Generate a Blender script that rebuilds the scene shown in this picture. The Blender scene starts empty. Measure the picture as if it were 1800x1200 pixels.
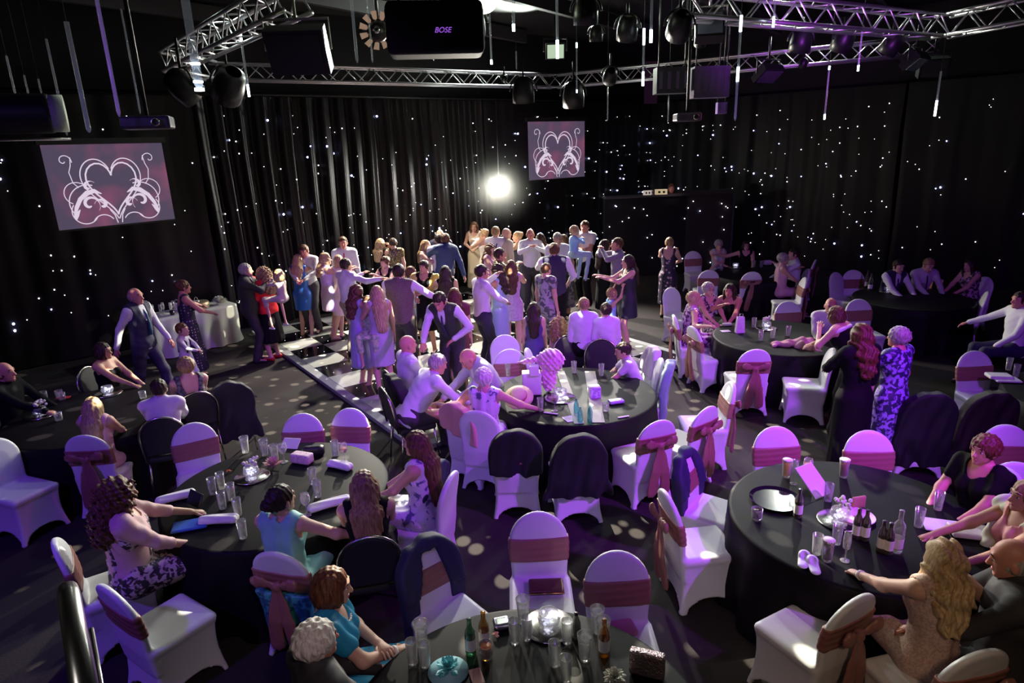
import bpy, math, random
import numpy as np
from mathutils import Vector, Matrix
random.seed(7)
C = bpy.context.scene.collection
sc = bpy.context.scene
pi = math.pi
# ---------------------------------------------------------------- camera
FPX, TH, RO, CH = 1150.0, math.atan(344 / 1150.0), math.radians(2.0), 3.5
_c, _s = math.cos, math.sin
CR = (_c(RO), -_s(TH) * _s(RO), -_c(TH) * _s(RO))
CU = (_s(RO), _s(TH) * _c(RO), _c(TH) * _c(RO))
CF = (0.0, _c(TH), -_s(TH))
cam = bpy.data.cameras.new('camera'); camo = bpy.data.objects.new('camera', cam); C.objects.link(camo)
cam.sensor_width = 36; cam.lens = 36 * FPX / 1800; cam.clip_start = 0.02; cam.clip_end = 200
camo.matrix_world = Matrix(((CR[0], CU[0], -CF[0], 0), (CR[1], CU[1], -CF[1], 0), (CR[2], CU[2], -CF[2], CH), (0, 0, 0, 1)))
sc.camera = camo
def ray(x, y):
    a = (x - 900) / FPX; b = (600 - y) / FPX
    return [CF[i] + a * CR[i] + b * CU[i] for i in range(3)]
def P(x, y, z=0.0):
    """point at height z seen at pixel x, y"""
    d = ray(x, y); t = (z - CH) / d[2]
    return (d[0] * t, d[1] * t, z)
def PD(x, y, dist):
    """point at ground distance (Y) dist seen at pixel x, y"""
    d = ray(x, y); t = dist / d[1]
    return (d[0] * t, dist, CH + d[2] * t)
# ---------------------------------------------------------------- world, view, lights
w = bpy.data.worlds.new('world'); sc.world = w; w.use_nodes = True
w.node_tree.nodes['Background'].inputs[0].default_value = (0.03, 0.01, 0.03, 1)
w.node_tree.nodes['Background'].inputs[1].default_value = 0.35
sc.view_settings.view_transform = 'Standard'; sc.view_settings.look = 'None'
sc.view_settings.exposure = 0.0; sc.view_settings.gamma = 1.0; sc.view_settings.use_curve_mapping = False
sc.cycles.use_denoising = True; sc.cycles.max_bounces = 6; sc.cycles.transparent_max_bounces = 12
sc.cycles.diffuse_bounces = 2; sc.cycles.glossy_bounces = 3; sc.cycles.sample_clamp_indirect = 4
def aim(o, tgt):
    d = Vector(tgt) - o.location
    o.rotation_euler = d.to_track_quat('-Z', 'Y').to_euler()
def spot(loc, tgt, col, power, ang=60, blend=0.6, r=0.12, gobo=None):
    l = bpy.data.lights.new('spot_light', 'SPOT'); o = bpy.data.objects.new('spot_light', l); C.objects.link(o)
    l.color = col; l.energy = power; l.spot_size = math.radians(ang); l.spot_blend = blend; l.shadow_soft_size = r
    o.location = loc; aim(o, tgt)
    if gobo:
        l.use_nodes = True; nt = l.node_tree; em = nt.nodes['Emission']
        tc = nt.nodes.new('ShaderNodeTexCoord'); vo = nt.nodes.new('ShaderNodeTexVoronoi')
        vo.inputs['Scale'].default_value = gobo[0]; vo.inputs['Randomness'].default_value = 0.9
        rp = nt.nodes.new('ShaderNodeMapRange'); rp.inputs['From Min'].default_value = gobo[1]; rp.inputs['From Max'].default_value = gobo[2]
        rp.inputs['To Min'].default_value = 1.0; rp.inputs['To Max'].default_value = gobo[3]
        nt.links.new(tc.outputs['Normal'], vo.inputs['Vector']); nt.links.new(vo.outputs['Distance'], rp.inputs['Value'])
        nt.links.new(rp.outputs['Result'], em.inputs['Strength'])
    return o
def area(loc, tgt, col, power, size):
    l = bpy.data.lights.new('rail_fill_light', 'AREA'); o = bpy.data.objects.new('rail_fill_light', l); C.objects.link(o)
    l.color = col; l.energy = power; l.size = size; o.location = loc; aim(o, tgt)
    return o
VIO = (0.20, 0.055, 1.0); MAG = (0.42, 0.05, 1.0)
# violet wash from the rig above the balcony
spot((-4.5, 0.4, 5.2), (-3.4, 6.5, 0.2), VIO, 700, 68, 0.9, 0.15)
spot((-0.8, 0.2, 5.2), (0.4, 7.2, 0.3), (0.26, 0.06, 1.0), 280, 50, 0.9, 0.15)
spot((5.0, 2.2, 5.2), (0.9, 7.3, 0.2), MAG, 2700, 58, 0.9, 0.15)
spot((2.4, 0.4, 5.2), (5.2, 8.8, 0.3), (0.36, 0.05, 1.0), 1000, 50, 0.9, 0.15)
# magenta pink from the right truss onto tables and dancers
spot((6.0, 8.6, 4.6), (1.0, 8.4, 0.8), (0.95, 0.10, 0.65), 260, 70, 0.8, 0.1)
spot((-3.5, 1.5, 5.2), (0.2, 10.8, 0.9), (0.42, 0.10, 1.0), 500, 38, 0.8, 0.1)
spot((-7.5, 6.0, 4.8), (-5.2, 9.4, 0.8), (0.45, 0.25, 1.0), 110, 60, 0.8, 0.1)
# cool white from the rig straight above the floor
spot((0.8, 9.5, 5.3), (0.8, 5.0, 0.0), (0.85, 1.0, 0.88), 200, 100, 0.9, 0.12)
spot((3.5, 9.2, 5.3), (2.6, 4.5, 0.0), (0.88, 1.0, 0.92), 220, 80, 0.9, 0.12)
spot((-3.5, 8.8, 5.3), (-3.0, 5.0, 0.0), (0.88, 1.0, 0.9), 110, 90, 0.9, 0.12)
# white back lights over the dance floor and the lamp on the curtain
spot((-2.4, 14.9, 4.7), (-1.6, 10.8, 0.6), (1.0, 0.93, 0.78), 3000, 75, 0.7, 0.08)
spot((2.6, 17.2, 4.8), (0.8, 11.0, 0.6), (1.0, 0.95, 0.88), 2600, 60, 0.7, 0.08)
spot(PD(877, 322, 16.06), (-0.1, 9.0, 0.9), (1.0, 0.93, 0.80), 2600, 120, 0.5, 0.08)
# warm white from below the balcony on the right foreground
spot((0.4, -1.0, 4.6), (2.2, 3.1, 0.8), (1.0, 0.66, 0.42), 170, 36, 0.9, 0.2)
area((-1.7, -0.9, 4.8), (-0.65, 0.85, 2.8), (1.0, 0.96, 0.9), 5.0, 0.7)  # unseen area light added to put bright stripes on the chrome rail
spot((-3.6, 13.4, 4.6), (-0.2, 15.2, 1.1), (1.0, 0.86, 0.62), 900, 30, 0.8, 0.08)  # unseen warm spot added to brighten the dancers near the curtain
spot((3.0, 13.0, 4.7), (4.35, 17.9, 2.1), (1.0, 0.75, 0.7), 260, 9, 0.8, 0.05)  # unseen narrow spot added to brighten the disc jockey
spot((0.9, -0.8, 4.8), (-0.95, 2.75, 1.2), (1.0, 0.72, 0.75), 190, 20, 0.9, 0.15)  # unseen pinkish spot added to brighten the white hair in the foreground
# unseen white and violet spots added to brighten the rig itself
spot((0.6, 16.3, 5.9), (-0.6, 12.0, 4.6), (0.9, 1.0, 0.88), 1600, 110, 0.8, 0.1)
spot((6.5, 13.8, 5.9), (4.4, 10.5, 4.5), (0.9, 1.0, 0.9), 900, 100, 0.8, 0.1)
spot((-3.0, 12.0, 5.9), (-3.6, 8.8, 4.7), (0.9, 1.0, 0.9), 220, 90, 0.8, 0.1)
spot((3.2, 5.6, 3.9), (4.2, 9.0, 5.05), (0.55, 0.08, 1.0), 900, 42, 0.7, 0.1)
# mirror ball speckles
spot((-0.3, 9.3, 5.2), (-1.2, 8.0, 0.0), (1.0, 0.95, 0.72), 8500, 118, 0.5, 0.008, gobo=(24.0, 0.20, 0.28, 0.0))
# ---------------------------------------------------------------- signed distance meshing
def cap(a, b, ra, rb=None, n=None, f=1.0):
    """tapered capsule a-b; f widens the section along the direction n"""
    rb = ra if rb is None else rb
    a = np.array(a, float); b = np.array(b, float); m = max(ra, rb) * max(f, 1.0)
    lo = np.minimum(a, b) - m; hi = np.maximum(a, b) + m
    if n is not None:
        n = np.array(n, float); n = n / np.linalg.norm(n)
        if f < 1: lo = np.minimum(a, b) - max(ra, rb); hi = np.maximum(a, b) + max(ra, rb)
    ab = b - a
    g = (1.0 / f - 1.0)
    if n is not None: ab2 = ab + n * (ab @ n) * g
    else: ab2 = ab
    L = max(ab2 @ ab2, 1e-9)
    def fn(X, Y, Z):
        px, py, pz = X - a[0], Y - a[1], Z - a[2]
        if n is not None:
            k = (px * n[0] + py * n[1] + pz * n[2]) * g
            px, py, pz = px + k * n[0], py + k * n[1], pz + k * n[2]
        t = np.clip((px * ab2[0] + py * ab2[1] + pz * ab2[2]) / L, 0, 1)
        return np.sqrt((px - t * ab2[0])**2 + (py - t * ab2[1])**2 + (pz - t * ab2[2])**2) - (ra + (rb - ra) * t)
    return (fn, lo, hi)
def ell(c, r, R=None):
    """ellipsoid; R = 3 axes as rows"""
    c = np.array(c, float); r = np.array(r, float)
    A = np.eye(3) if R is None else np.array(R, float)
    m = np.sqrt(((A * r[:, None])**2).sum(0))
    def fn(X, Y, Z):
        px, py, pz = X - c[0], Y - c[1], Z - c[2]
        k0 = k1 = 0
        for i in range(3):
            q = px * A[i][0] + py * A[i][1] + pz * A[i][2]
            k0 = k0 + (q / r[i])**2; k1 = k1 + (q / r[i]**2)**2
        k0 = np.sqrt(k0); k1 = np.sqrt(k1) + 1e-6
        return k0 * (k0 - 1) / k1
    return (fn, c - m, c + m)
def box(c, hf, rd=0.01, R=None):
    c = np.array(c, float); hf = np.array(hf, float)
    A = np.eye(3) if R is None else np.array(R, float)
    m = np.sqrt(((A * hf[:, None])**2).sum(0)) * 1.45
    def fn(X, Y, Z):
        px, py, pz = X - c[0], Y - c[1], Z - c[2]
        q = [np.abs(px * A[i][0] + py * A[i][1] + pz * A[i][2]) - hf[i] + rd for i in range(3)]
        o = np.sqrt(np.maximum(q[0], 0)**2 + np.maximum(q[1], 0)**2 + np.maximum(q[2], 0)**2)
        return o + np.minimum(np.maximum(q[0], np.maximum(q[1], q[2])), 0) - rd
    return (fn, c - m, c + m)
def plane(o, n):
    """keeps the side the normal points away from"""
    o = np.array(o, float); n = np.array(n, float); n = n / np.linalg.norm(n)
    return (lambda X, Y, Z: (X - o[0]) * n[0] + (Y - o[1]) * n[1] + (Z - o[2]) * n[2], None, None)
def fat(p, d):
    f = p[0]
    return ((lambda X, Y, Z: f(X, Y, Z) - d), p[1] - d, p[2] + d)
def sdf_mesh(ops, h):
    """ops: (op, prim, k) with op u union, s subtract, i intersect, n noise function; returns verts, quads"""
    us = [o for o in ops if o[0] == 'u']
    lo = np.min([o[1][1] for o in us], 0) - 2.5 * h; hi = np.max([o[1][2] for o in us], 0) + 2.5 * h
    n = np.ceil((hi - lo) / h).astype(int) + 1
    ax = [(lo[i] + h * np.arange(n[i])).astype(np.float32) for i in range(3)]
    V = np.full(n, 0.3, np.float32)
    for op in ops:
        fn, plo, phi = op[1]; k = op[2] if len(op) > 2 else 0.0
        if plo is None or op[0] in 'in': sl = [slice(0, n[i]) for i in range(3)]
        else:
            mg = max(3 * h, k * 1.5)
            sl = [slice(max(0, int((plo[i] - mg - lo[i]) / h)), min(n[i], int((phi[i] + mg - lo[i]) / h) + 2)) for i in range(3)]
        sl = tuple(sl)
        X = ax[0][sl[0]][:, None, None]; Y = ax[1][sl[1]][None, :, None]; Z = ax[2][sl[2]][None, None, :]
        v = V[sl]
        if v.size == 0: continue
        d = fn(X, Y, Z)
        if op[0] == 'u':
            if k > 0:
                q = np.maximum(k - np.abs(v - d), 0) / k
                V[sl] = np.minimum(v, d) - q * q * k * 0.25
            else: V[sl] = np.minimum(v, d)
        elif op[0] == 's': V[sl] = np.maximum(v, -d)
        elif op[0] == 'i': V[sl] = np.maximum(v, d)
        else: V[sl] = v + d
    V[0] = V[-1] = 0.3; V[:, 0] = V[:, -1] = 0.3; V[:, :, 0] = V[:, :, -1] = 0.3
    ins = V < 0
    nc = n - 1
    S = np.zeros((nc[0], nc[1], nc[2], 3), np.float32); N = np.zeros(nc, np.float32)
    quads = []
    cid = np.full(nc, -1, np.int64)
    cross = []
    for a in range(3):
        s0 = [slice(None)] * 3; s1 = [slice(None)] * 3; s0[a] = slice(0, -1); s1[a] = slice(1, None)
        A, B = V[tuple(s0)], V[tuple(s1)]
        cr = ins[tuple(s0)] != ins[tuple(s1)]
        I = np.argwhere(cr); va = A[cr]; vb = B[cr]
        t = va / (va - vb)
        pos = I.astype(np.float32); pos[:, a] += t
        flip = va < 0
        cross.append((a, I, flip))
        o1, o2 = [i for i in range(3) if i != a]
        for d1 in (0, 1):
            for d2 in (0, 1):
                J = I.copy(); J[:, o1] -= d1; J[:, o2] -= d2
                ok = (J[:, o1] >= 0) & (J[:, o2] >= 0) & (J[:, o1] < nc[o1]) & (J[:, o2] < nc[o2])
                J = J[ok]; pp = pos[ok]
                S[J[:, 0], J[:, 1], J[:, 2]] += pp
                N[J[:, 0], J[:, 1], J[:, 2]] += 1
    m = N > 0
    cid[m] = np.arange(m.sum())
    verts = S[m] / N[m][:, None] * h + lo
    for a, I, flip in cross:
        o1, o2 = [(1, 2), (2, 0), (0, 1)][a]
        ok = (I[:, o1] > 0) & (I[:, o2] > 0) & (I[:, o1] < nc[o1]) & (I[:, o2] < nc[o2])
        I = I[ok]; fl = flip[ok]
        q = []
        for d1, d2 in ((1, 1), (0, 1), (0, 0), (1, 0)):
            J = I.copy(); J[:, o1] -= d1; J[:, o2] -= d2
            q.append(cid[J[:, 0], J[:, 1], J[:, 2]])
        q = np.stack(q, 1)
        q[~fl] = q[~fl][:, ::-1]
        quads.append(q)
    return verts, np.concatenate(quads)
# ---------------------------------------------------------------- mesh helpers
class MB:
    """collects geometry with material slots for ONE mesh object"""
    def __init__(s): s.v = []; s.f = []; s.m = []; s.n = 0
    def add(s, v, f, m=0):
        s.v.append(np.asarray(v, float).reshape(-1, 3)); nn = s.n
        for q in (f.tolist() if hasattr(f, 'tolist') else f):
            s.f.append([i + nn for i in q])
        s.m += [m] * len(f); s.n += len(s.v[-1]); return s
    def sdf(s, ops, h, m=0):
        v, f = sdf_mesh(ops, h); return s.add(v, f, m)
    def box(s, c, hf, m=0, R=None):
        v = np.array([[x, y, z] for x in (-1, 1) for y in (-1, 1) for z in (-1, 1)], float) * np.array(hf)
        if R is not None: v = v @ np.array(R, float)
        return s.add(v + np.array(c), [[0, 1, 3, 2], [4, 6, 7, 5], [0, 4, 5, 1], [2, 3, 7, 6], [0, 2, 6, 4], [1, 5, 7, 3]], m)
    def tube(s, pts, r, m=0, seg=8, capped=True):
        pts = [np.array(p, float) for p in pts]; k = len(pts)
        rr = r if hasattr(r, '__len__') else [r] * k
        V = []; prev = None
        for i, p in enumerate(pts):
            d = pts[min(i + 1, k - 1)] - pts[max(i - 1, 0)]; d = d / (np.linalg.norm(d) + 1e-9)
            u = (np.array([0, 0, 1.0]) if abs(d[2]) < 0.9 else np.array([1.0, 0, 0])) if prev is None else prev
            u = u - d * (u @ d); u = u / (np.linalg.norm(u) + 1e-9); prev = u
            q = np.cross(d, u)
            for j in range(seg):
                a = 2 * pi * j / seg
                V.append(p + rr[i] * (math.cos(a) * u + math.sin(a) * q))
        F = [[i * seg + j, i * seg + (j + 1) % seg, (i + 1) * seg + (j + 1) % seg, (i + 1) * seg + j] for i in range(k - 1) for j in range(seg)]
        if capped: F += [list(range(seg))[::-1], [(k - 1) * seg + j for j in range(seg)]]
        return s.add(V, F, m)
    def lathe(s, prof, m=0, seg=20, c=(0, 0, 0), wave=None):
        V = []; k = len(prof)
        for i, (r, z) in enumerate(prof):
            for j in range(seg):
                a = 2 * pi * j / seg; q = r if wave is None else wave(r, z, a)
                V.append((c[0] + q * math.cos(a), c[1] + q * math.sin(a), c[2] + z))
        F = [[i * seg + j, i * seg + (j + 1) % seg, (i + 1) * seg + (j + 1) % seg, (i + 1) * seg + j] for i in range(k - 1) for j in range(seg)]
        return s.add(V, F, m)
    def ball(s, c, r, m=0, seg=10, rings=7, sc3=(1, 1, 1)):
        V = []; F = []
        for i in range(rings + 1):
            t = pi * i / rings
            for j in range(seg):
                a = 2 * pi * j / seg
                V.append((c[0] + r * sc3[0] * math.sin(t) * math.cos(a), c[1] + r * sc3[1] * math.sin(t) * math.sin(a), c[2] - r * sc3[2] * math.cos(t)))
        for i in range(rings):
            for j in range(seg):
                F.append([i * seg + j, i * seg + (j + 1) % seg, (i + 1) * seg + (j + 1) % seg, (i + 1) * seg + j])
        return s.add(V, F, m)
    def build(s, name, mats, parent=None, smooth=True):
        me = bpy.data.meshes.new(name)
        V = np.concatenate(s.v).astype(np.float32)
        me.vertices.add(len(V)); me.vertices.foreach_set('co', V.ravel())
        ln = np.array([len(f) for f in s.f], np.int32); st = np.concatenate([[0], np.cumsum(ln)[:-1]]).astype(np.int32)
        idx = np.array([i for f in s.f for i in f], np.int32)
        me.loops.add(len(idx)); me.loops.foreach_set('vertex_index', idx)
        me.polygons.add(len(ln)); me.polygons.foreach_set('loop_start', st); me.polygons.foreach_set('loop_total', ln)
        me.polygons.foreach_set('material_index', np.array(s.m, np.int32))
        me.polygons.foreach_set('use_smooth', np.full(len(ln), smooth))
        me.update(calc_edges=True); me.validate()
        if not isinstance(mats, (list, tuple)): mats = [mats]
        for m in mats: me.materials.append(m)
        o = bpy.data.objects.new(name, me); C.objects.link(o)
        if parent is not None: o.parent = parent
        return o
def tag(o, label=None, cat=None, group=None, kind=None):
    if label: o['label'] = label
    if cat: o['category'] = cat
    if group: o['group'] = group
    if kind: o['kind'] = kind
    return o
def empty(name, loc, rz=0.0):
    o = bpy.data.objects.new(name, None); C.objects.link(o); o.location = loc; o.rotation_euler = (0, 0, rz)
    o.empty_display_size = 0.1
    return o
def dup(root, loc, rz, label, cat=None, group=None, scale=None):
    r = root.copy(); C.objects.link(r); r.location = loc; r.rotation_euler = (0, 0, rz)
    if scale: r.scale = scale
    for ch in list(root.children):
        c = ch.copy(); C.objects.link(c); c.parent = r
        for g in list(ch.children):
            d = g.copy(); C.objects.link(d); d.parent = c
    tag(r, label, cat, group)
    return r
# ---------------------------------------------------------------- materials
_mats = {}
def M(name, col, rough=0.6, metal=0.0, spec=0.5, emit=None, es=1.0, pat=None, col2=None, ps=20.0, thr=0.5, bump=0.0, bs=200.0, sheen=0.0, alpha=None):
    if name in _mats: return _mats[name]
    m = bpy.data.materials.new(name); m.use_nodes = True; nt = m.node_tree; b = nt.nodes['Principled BSDF']
    b.inputs['Base Color'].default_value = (*col, 1); b.inputs['Roughness'].default_value = rough
    b.inputs['Metallic'].default_value = metal; b.inputs['Specular IOR Level'].default_value = spec
    if sheen: b.inputs['Sheen Weight'].default_value = sheen
    if emit: b.inputs['Emission Color'].default_value = (*emit, 1); b.inputs['Emission Strength'].default_value = es
    tc = None
    if pat or bump: tc = nt.nodes.new('ShaderNodeTexCoord')
    if pat:
        if pat == 'dots':
            t = nt.nodes.new('ShaderNodeTexVoronoi'); out = 'Distance'; t.inputs['Randomness'].default_value = 0.15
        elif pat == 'flowers':
            t = nt.nodes.new('ShaderNodeTexVoronoi'); out = 'Distance'; t.inputs['Randomness'].default_value = 0.95
        else:
            t = nt.nodes.new('ShaderNodeTexNoise'); out = 'Fac'; t.inputs['Detail'].default_value = 3.0
            t.inputs['Distortion'].default_value = 0.6 if pat == 'noise' else 0.0
        t.inputs['Scale'].default_value = ps
        if pat == 'strands':
            mp = nt.nodes.new('ShaderNodeMapping'); mp.inputs['Scale'].default_value = (1.0, 1.0, 0.12)
            nt.links.new(tc.outputs['Object'], mp.inputs['Vector']); nt.links.new(mp.outputs['Vector'], t.inputs['Vector'])
        else: nt.links.new(tc.outputs['Object'], t.inputs['Vector'])
        r = nt.nodes.new('ShaderNodeValToRGB'); r.color_ramp.elements[0].color = (*col, 1); r.color_ramp.elements[1].color = (*col2, 1)
        wd = 0.03 if pat != 'strands' else 0.18
        r.color_ramp.elements[0].position = max(0, thr - wd); r.color_ramp.elements[1].position = min(1, thr + wd)
        if pat in ('dots', 'flowers'):
            r.color_ramp.elements[0].color = (*col2, 1); r.color_ramp.elements[1].color = (*col, 1)
        nt.links.new(t.outputs[out], r.inputs['Fac']); nt.links.new(r.outputs['Color'], b.inputs['Base Color'])
    if bump:
        t2 = nt.nodes.new('ShaderNodeTexNoise'); t2.inputs['Scale'].default_value = bs; t2.inputs['Detail'].default_value = 2.0
        nt.links.new(tc.outputs['Object'], t2.inputs['Vector'])
        bp = nt.nodes.new('ShaderNodeBump'); bp.inputs['Strength'].default_value = bump; bp.inputs['Distance'].default_value = 0.01
        nt.links.new(t2.outputs['Fac'], bp.inputs['Height']); nt.links.new(bp.outputs['Normal'], b.inputs['Normal'])
    if alpha is not None: b.inputs['Alpha'].default_value = alpha
    _mats[name] = m; return m
def glass(name, tint=(1, 1, 1), gl=0.5):
    if name in _mats: return _mats[name]
    m = bpy.data.materials.new(name); m.use_nodes = True; nt = m.node_tree; nt.nodes.remove(nt.nodes['Principled BSDF'])
    out = nt.nodes['Material Output']; tr = nt.nodes.new('ShaderNodeBsdfTransparent'); g = nt.nodes.new('ShaderNodeBsdfGlossy')
    tr.inputs[0].default_value = (*tint, 1); g.inputs['Roughness'].default_value = 0.12
    lw = nt.nodes.new('ShaderNodeLayerWeight'); lw.inputs[0].default_value = gl; mx = nt.nodes.new('ShaderNodeMixShader'); m2 = nt.nodes.new('ShaderNodeMixShader')
    df_ = nt.nodes.new('ShaderNodeBsdfDiffuse'); df_.inputs[0].default_value = (*[.35 + .55 * t for t in tint], 1); m2.inputs[0].default_value = 0.4
    mr = nt.nodes.new('ShaderNodeMapRange'); mr.inputs['To Min'].default_value = 0.10; mr.inputs['To Max'].default_value = 0.75
    nt.links.new(g.outputs[0], m2.inputs[1]); nt.links.new(df_.outputs[0], m2.inputs[2]); nt.links.new(lw.outputs['Facing'], mr.inputs['Value'])
    nt.links.new(mr.outputs['Result'], mx.inputs[0]); nt.links.new(tr.outputs[0], mx.inputs[1]); nt.links.new(m2.outputs[0], mx.inputs[2])
    nt.links.new(mx.outputs[0], out.inputs['Surface']); _mats[name] = m; return m
SKIN = {'p': M('skin_fair', (0.62, 0.36, 0.27), 0.5), 't': M('skin_tan', (0.48, 0.25, 0.16), 0.5), 'r': M('skin_ruddy', (0.60, 0.26, 0.20), 0.5), 'd': M('skin_brown', (0.22, 0.10, 0.06), 0.5)}
EYEW = M('eye_white', (0.8, 0.8, 0.8), 0.3); DARK = M('iris_dark', (0.02, 0.015, 0.01), 0.3); LIP = M('lip', (0.45, 0.12, 0.12), 0.45)
HAIR = {}
for k, a, b in (('blonde', (0.30, 0.19, 0.09), (0.62, 0.45, 0.25)), ('darkblonde', (0.16, 0.09, 0.045), (0.42, 0.27, 0.13)), ('brown', (0.05, 0.022, 0.012), (0.16, 0.075, 0.035)),
                ('dark', (0.012, 0.007, 0.005), (0.05, 0.025, 0.018)), ('auburn', (0.05, 0.014, 0.009), (0.17, 0.065, 0.028)), ('grey', (0.22, 0.20, 0.18), (0.5, 0.46, 0.42)), ('white', (0.5, 0.46, 0.42), (0.85, 0.8, 0.74))):
    HAIR[k] = M('hair_' + k, a, 0.5, spec=0.3, pat='strands', col2=b, ps=90.0)
# ---------------------------------------------------------------- people
A_ = lambda *v: np.array(v, float)
def nrm(v): return v / (np.linalg.norm(v) + 1e-9)
def ik(a, t, l1, l2, hint):
    d = t - a; L = np.linalg.norm(d)
    if L > (l1 + l2) * 0.995: t = a + d * ((l1 + l2) * 0.995 / L); d = t - a; L = np.linalg.norm(d)
    u = d / L; x = (l1 * l1 - l2 * l2 + L * L) / (2 * L); hgt = math.sqrt(max(l1 * l1 - x * x, 0))
    hp = hint - u * (hint @ u); hp = nrm(hp)
    return a + u * x + hp * hgt, t
# hand targets from the shoulder: outward, forward, up; then elbow hint
ARMS = {'down': ((.06, .04, -.54), (.3, -1, 0)), 'swing': ((.05, .22, -.48), (.2, -1, 0)), 'back': ((.08, -.2, -.48), (.2, -1, 0)),
        'hip': ((-.02, .08, -.36), (1, -.35, 0)), 'fwd': ((-.04, .48, -.06), (.2, 0, -1)), 'hug': ((-.14, .34, -.02), (.8, 0, -.6)),
        'hughigh': ((-.12, .30, .10), (.8, 0, -.5)), 'waist': ((-.10, .36, -.30), (.9, -.2, -.3)), 'side': ((.5, .12, -.02), (0, -.5, -1)),
        'sideup': ((.46, .14, .12), (0, -.5, -1)), 'up': ((.06, .24, .42), (1, .2, -.3)), 'table': ((-.06, .40, -.33), (.6, -.4, -.5)),
        'tablefar': ((.02, .50, -.26), (.5, -.3, -.7)), 'lap': ((-.08, .28, -.42), (.8, -.5, 0)), 'cross': ((-.30, .24, -.30), (.9, -.1, -.4)),
        'chin': ((-.12, .24, -.05), (.5, .3, -1)), 'hold': ((-.22, .26, -.22), (.8, -.2, -.6)), 'backrest': ((.42, .12, -.10), (.3, -.6, -.8)), 'out': ((.34, .30, -.26), (.6, -.5, -.4))}
PEOPLE = []
def person(px, py, label, face=180, H=1.68, pose='stand', lean=0, side=0, sex='f', L='down', R='down', turn=0, nod=0, tilt=0,
           hair=('short', 'brown'), skin='p', wear=(), shoe='black', z0=0.0, h=0.016, bld=1.0, feet=None, at=None, hz=None, group=None, extra=None, knees=.12, reach=.44, name='person', bodyh=None):
    s = H / 1.72; fem = sex == 'f'; ch = sex == 'c'
    hs = 1.0 if not ch else 1.0 / max(s, 0.5) * (0.86 + 0.08 * s)          # children have larger heads
    s_h = s * hs
    sit = pose == 'sit'
    Pz = (0.56 if sit else 0.92 * s)
    Pv = A_(0, -0.04 if sit else 0, Pz)
    le, si = math.radians(lean), math.radians(side)
    u = nrm(A_(math.sin(si), math.sin(le), math.cos(le) * math.cos(si)))
    rx = nrm(A_(1, 0, 0) - u * u[0]); fw = np.cross(u, rx)
    T = lambda x, y, z: Pv + rx * (x * s * bld) + fw * (y * s) + u * (z * s)
    N = T(0, 0.0, .53)
    # head frame
    hn = math.radians(nod) + le * 0.45; ht = math.radians(turn)
    hu = nrm(A_(math.sin(si) * .5 + math.sin(math.radians(tilt)), math.sin(hn), math.cos(hn)))
    hf = A_(math.sin(ht), math.cos(ht), 0); 
    hf = nrm(hf - hu * (hf @ hu)); hr = np.cross(hf, hu)
    HC = N + hu * (.118 * s_h) + hf * (.02 * s_h)
    Hd = lambda x, y, z: HC + (hr * x + hf * y + hu * z) * s_h
    sw = (.158 if fem else .18) * (1 if not ch else .85)
    up, fo = .275 * s, .255 * s
    th_, shn = .425 * s, .42 * s
    prims = {'torso': [], 'arm1': [], 'fore': [], 'thigh': [], 'shin': [], 'neck': []}
    hw = .165 if fem else .155
    tb = prims['torso']
    tb.append(ell(T(0, 0, .0), A_(hw * bld, .115 * bld, .13) * s, (rx, fw, u)))
    if sit: tb.append(ell(T(0, -.02, -.05), A_(.17 * bld, .125, .09) * s, (rx, fw, u)))
    tb.append(cap(T(0, 0, .05), T(0, .0, .25), .105 * s * bld, .105 * s * bld, rx, 1.15 if fem else 1.28))
    tb.append(cap(T(-.1, -.01, .49), T(.1, -.01, .49), .052 * s, .052 * s)); tb.append(cap(T(0, -.01, .50), T(0, -.005, .555), .062 * s, .05 * s))
    tb.append(ell(T(0, 0, .36), A_((.145 if fem else .165) * bld, .11 * bld, .17) * s, (rx, fw, u)))
    tb.append(cap(T(-sw + .03, 0, .475), T(sw - .03, 0, .475), .058 * s, .058 * s))
    if fem:
        for q in (-1, 1): tb.append(ell(T(q * .065, .085, .34), A_(.06, .055, .06) * s * bld, (rx, fw, u)))
    prims['neck'].append(cap(N - u * .02, N + hu * (.09 * s_h), .053 * s, .05 * s))
    hands = []
    arms = {}
    for q, nm in ((-1, L), (1, R)):
        sh = T(q * sw, 0, .475)
        tg, hint = ARMS[nm] if isinstance(nm, str) else (nm if len(nm) == 2 else (nm, (.6, -.4, -.6)))
        zz = A_(0, 0, 1)
        # targets follow the facing frame, upright
        tgt = sh + A_(q * tg[0], tg[1], tg[2]) * s
        el, wr = ik(sh, tgt, up, fo, nrm(A_(q * hint[0], hint[1], hint[2])))
        k = .9 + .1 * bld if bld < 1.3 else 1.2
        prims['arm1'].append(cap(sh, el, (.05 if fem else .056) * s * k, .038 * s * k)); prims['fore'].append(cap(el, wr, .038 * s * k, .026 * s * k))
        hands.append((q, wr, nrm(wr - el))); arms[q] = (sh, el, wr)
    ft = feet or [(-.10, .02), (.10, .0)]
    legs = {}
    for i, q in enumerate((-1, 1)):
        hp = Pv + A_(q * .085 * s, 0, -.02)
        if sit:
            kn = A_(q * knees, .36 * s + .02, Pz - .03); an = A_(q * knees, reach * s, .09)
        else:
            an = A_(ft[i][0] * s, ft[i][1] * s, .085 * s)
            kn, an = ik(hp, an, th_, shn, A_(q * .05, 1, 0))
        prims['thigh'].append(cap(hp, kn, .086 * s * bld, .054 * s * bld)); prims['shin'].append(cap(kn, an, .055 * s, .037 * s))
        prims['shin'].append(cap(kn - A_(0, .02, .08 * s) * (0 if sit else 1), kn * .45 + an * .55, .05 * s, .038 * s))
        prims['shin'].append(cap(an - A_(0, .02, .04 * s), an + A_(0, .13 * s, -.055 * s), .036 * s, .028 * s))
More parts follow.
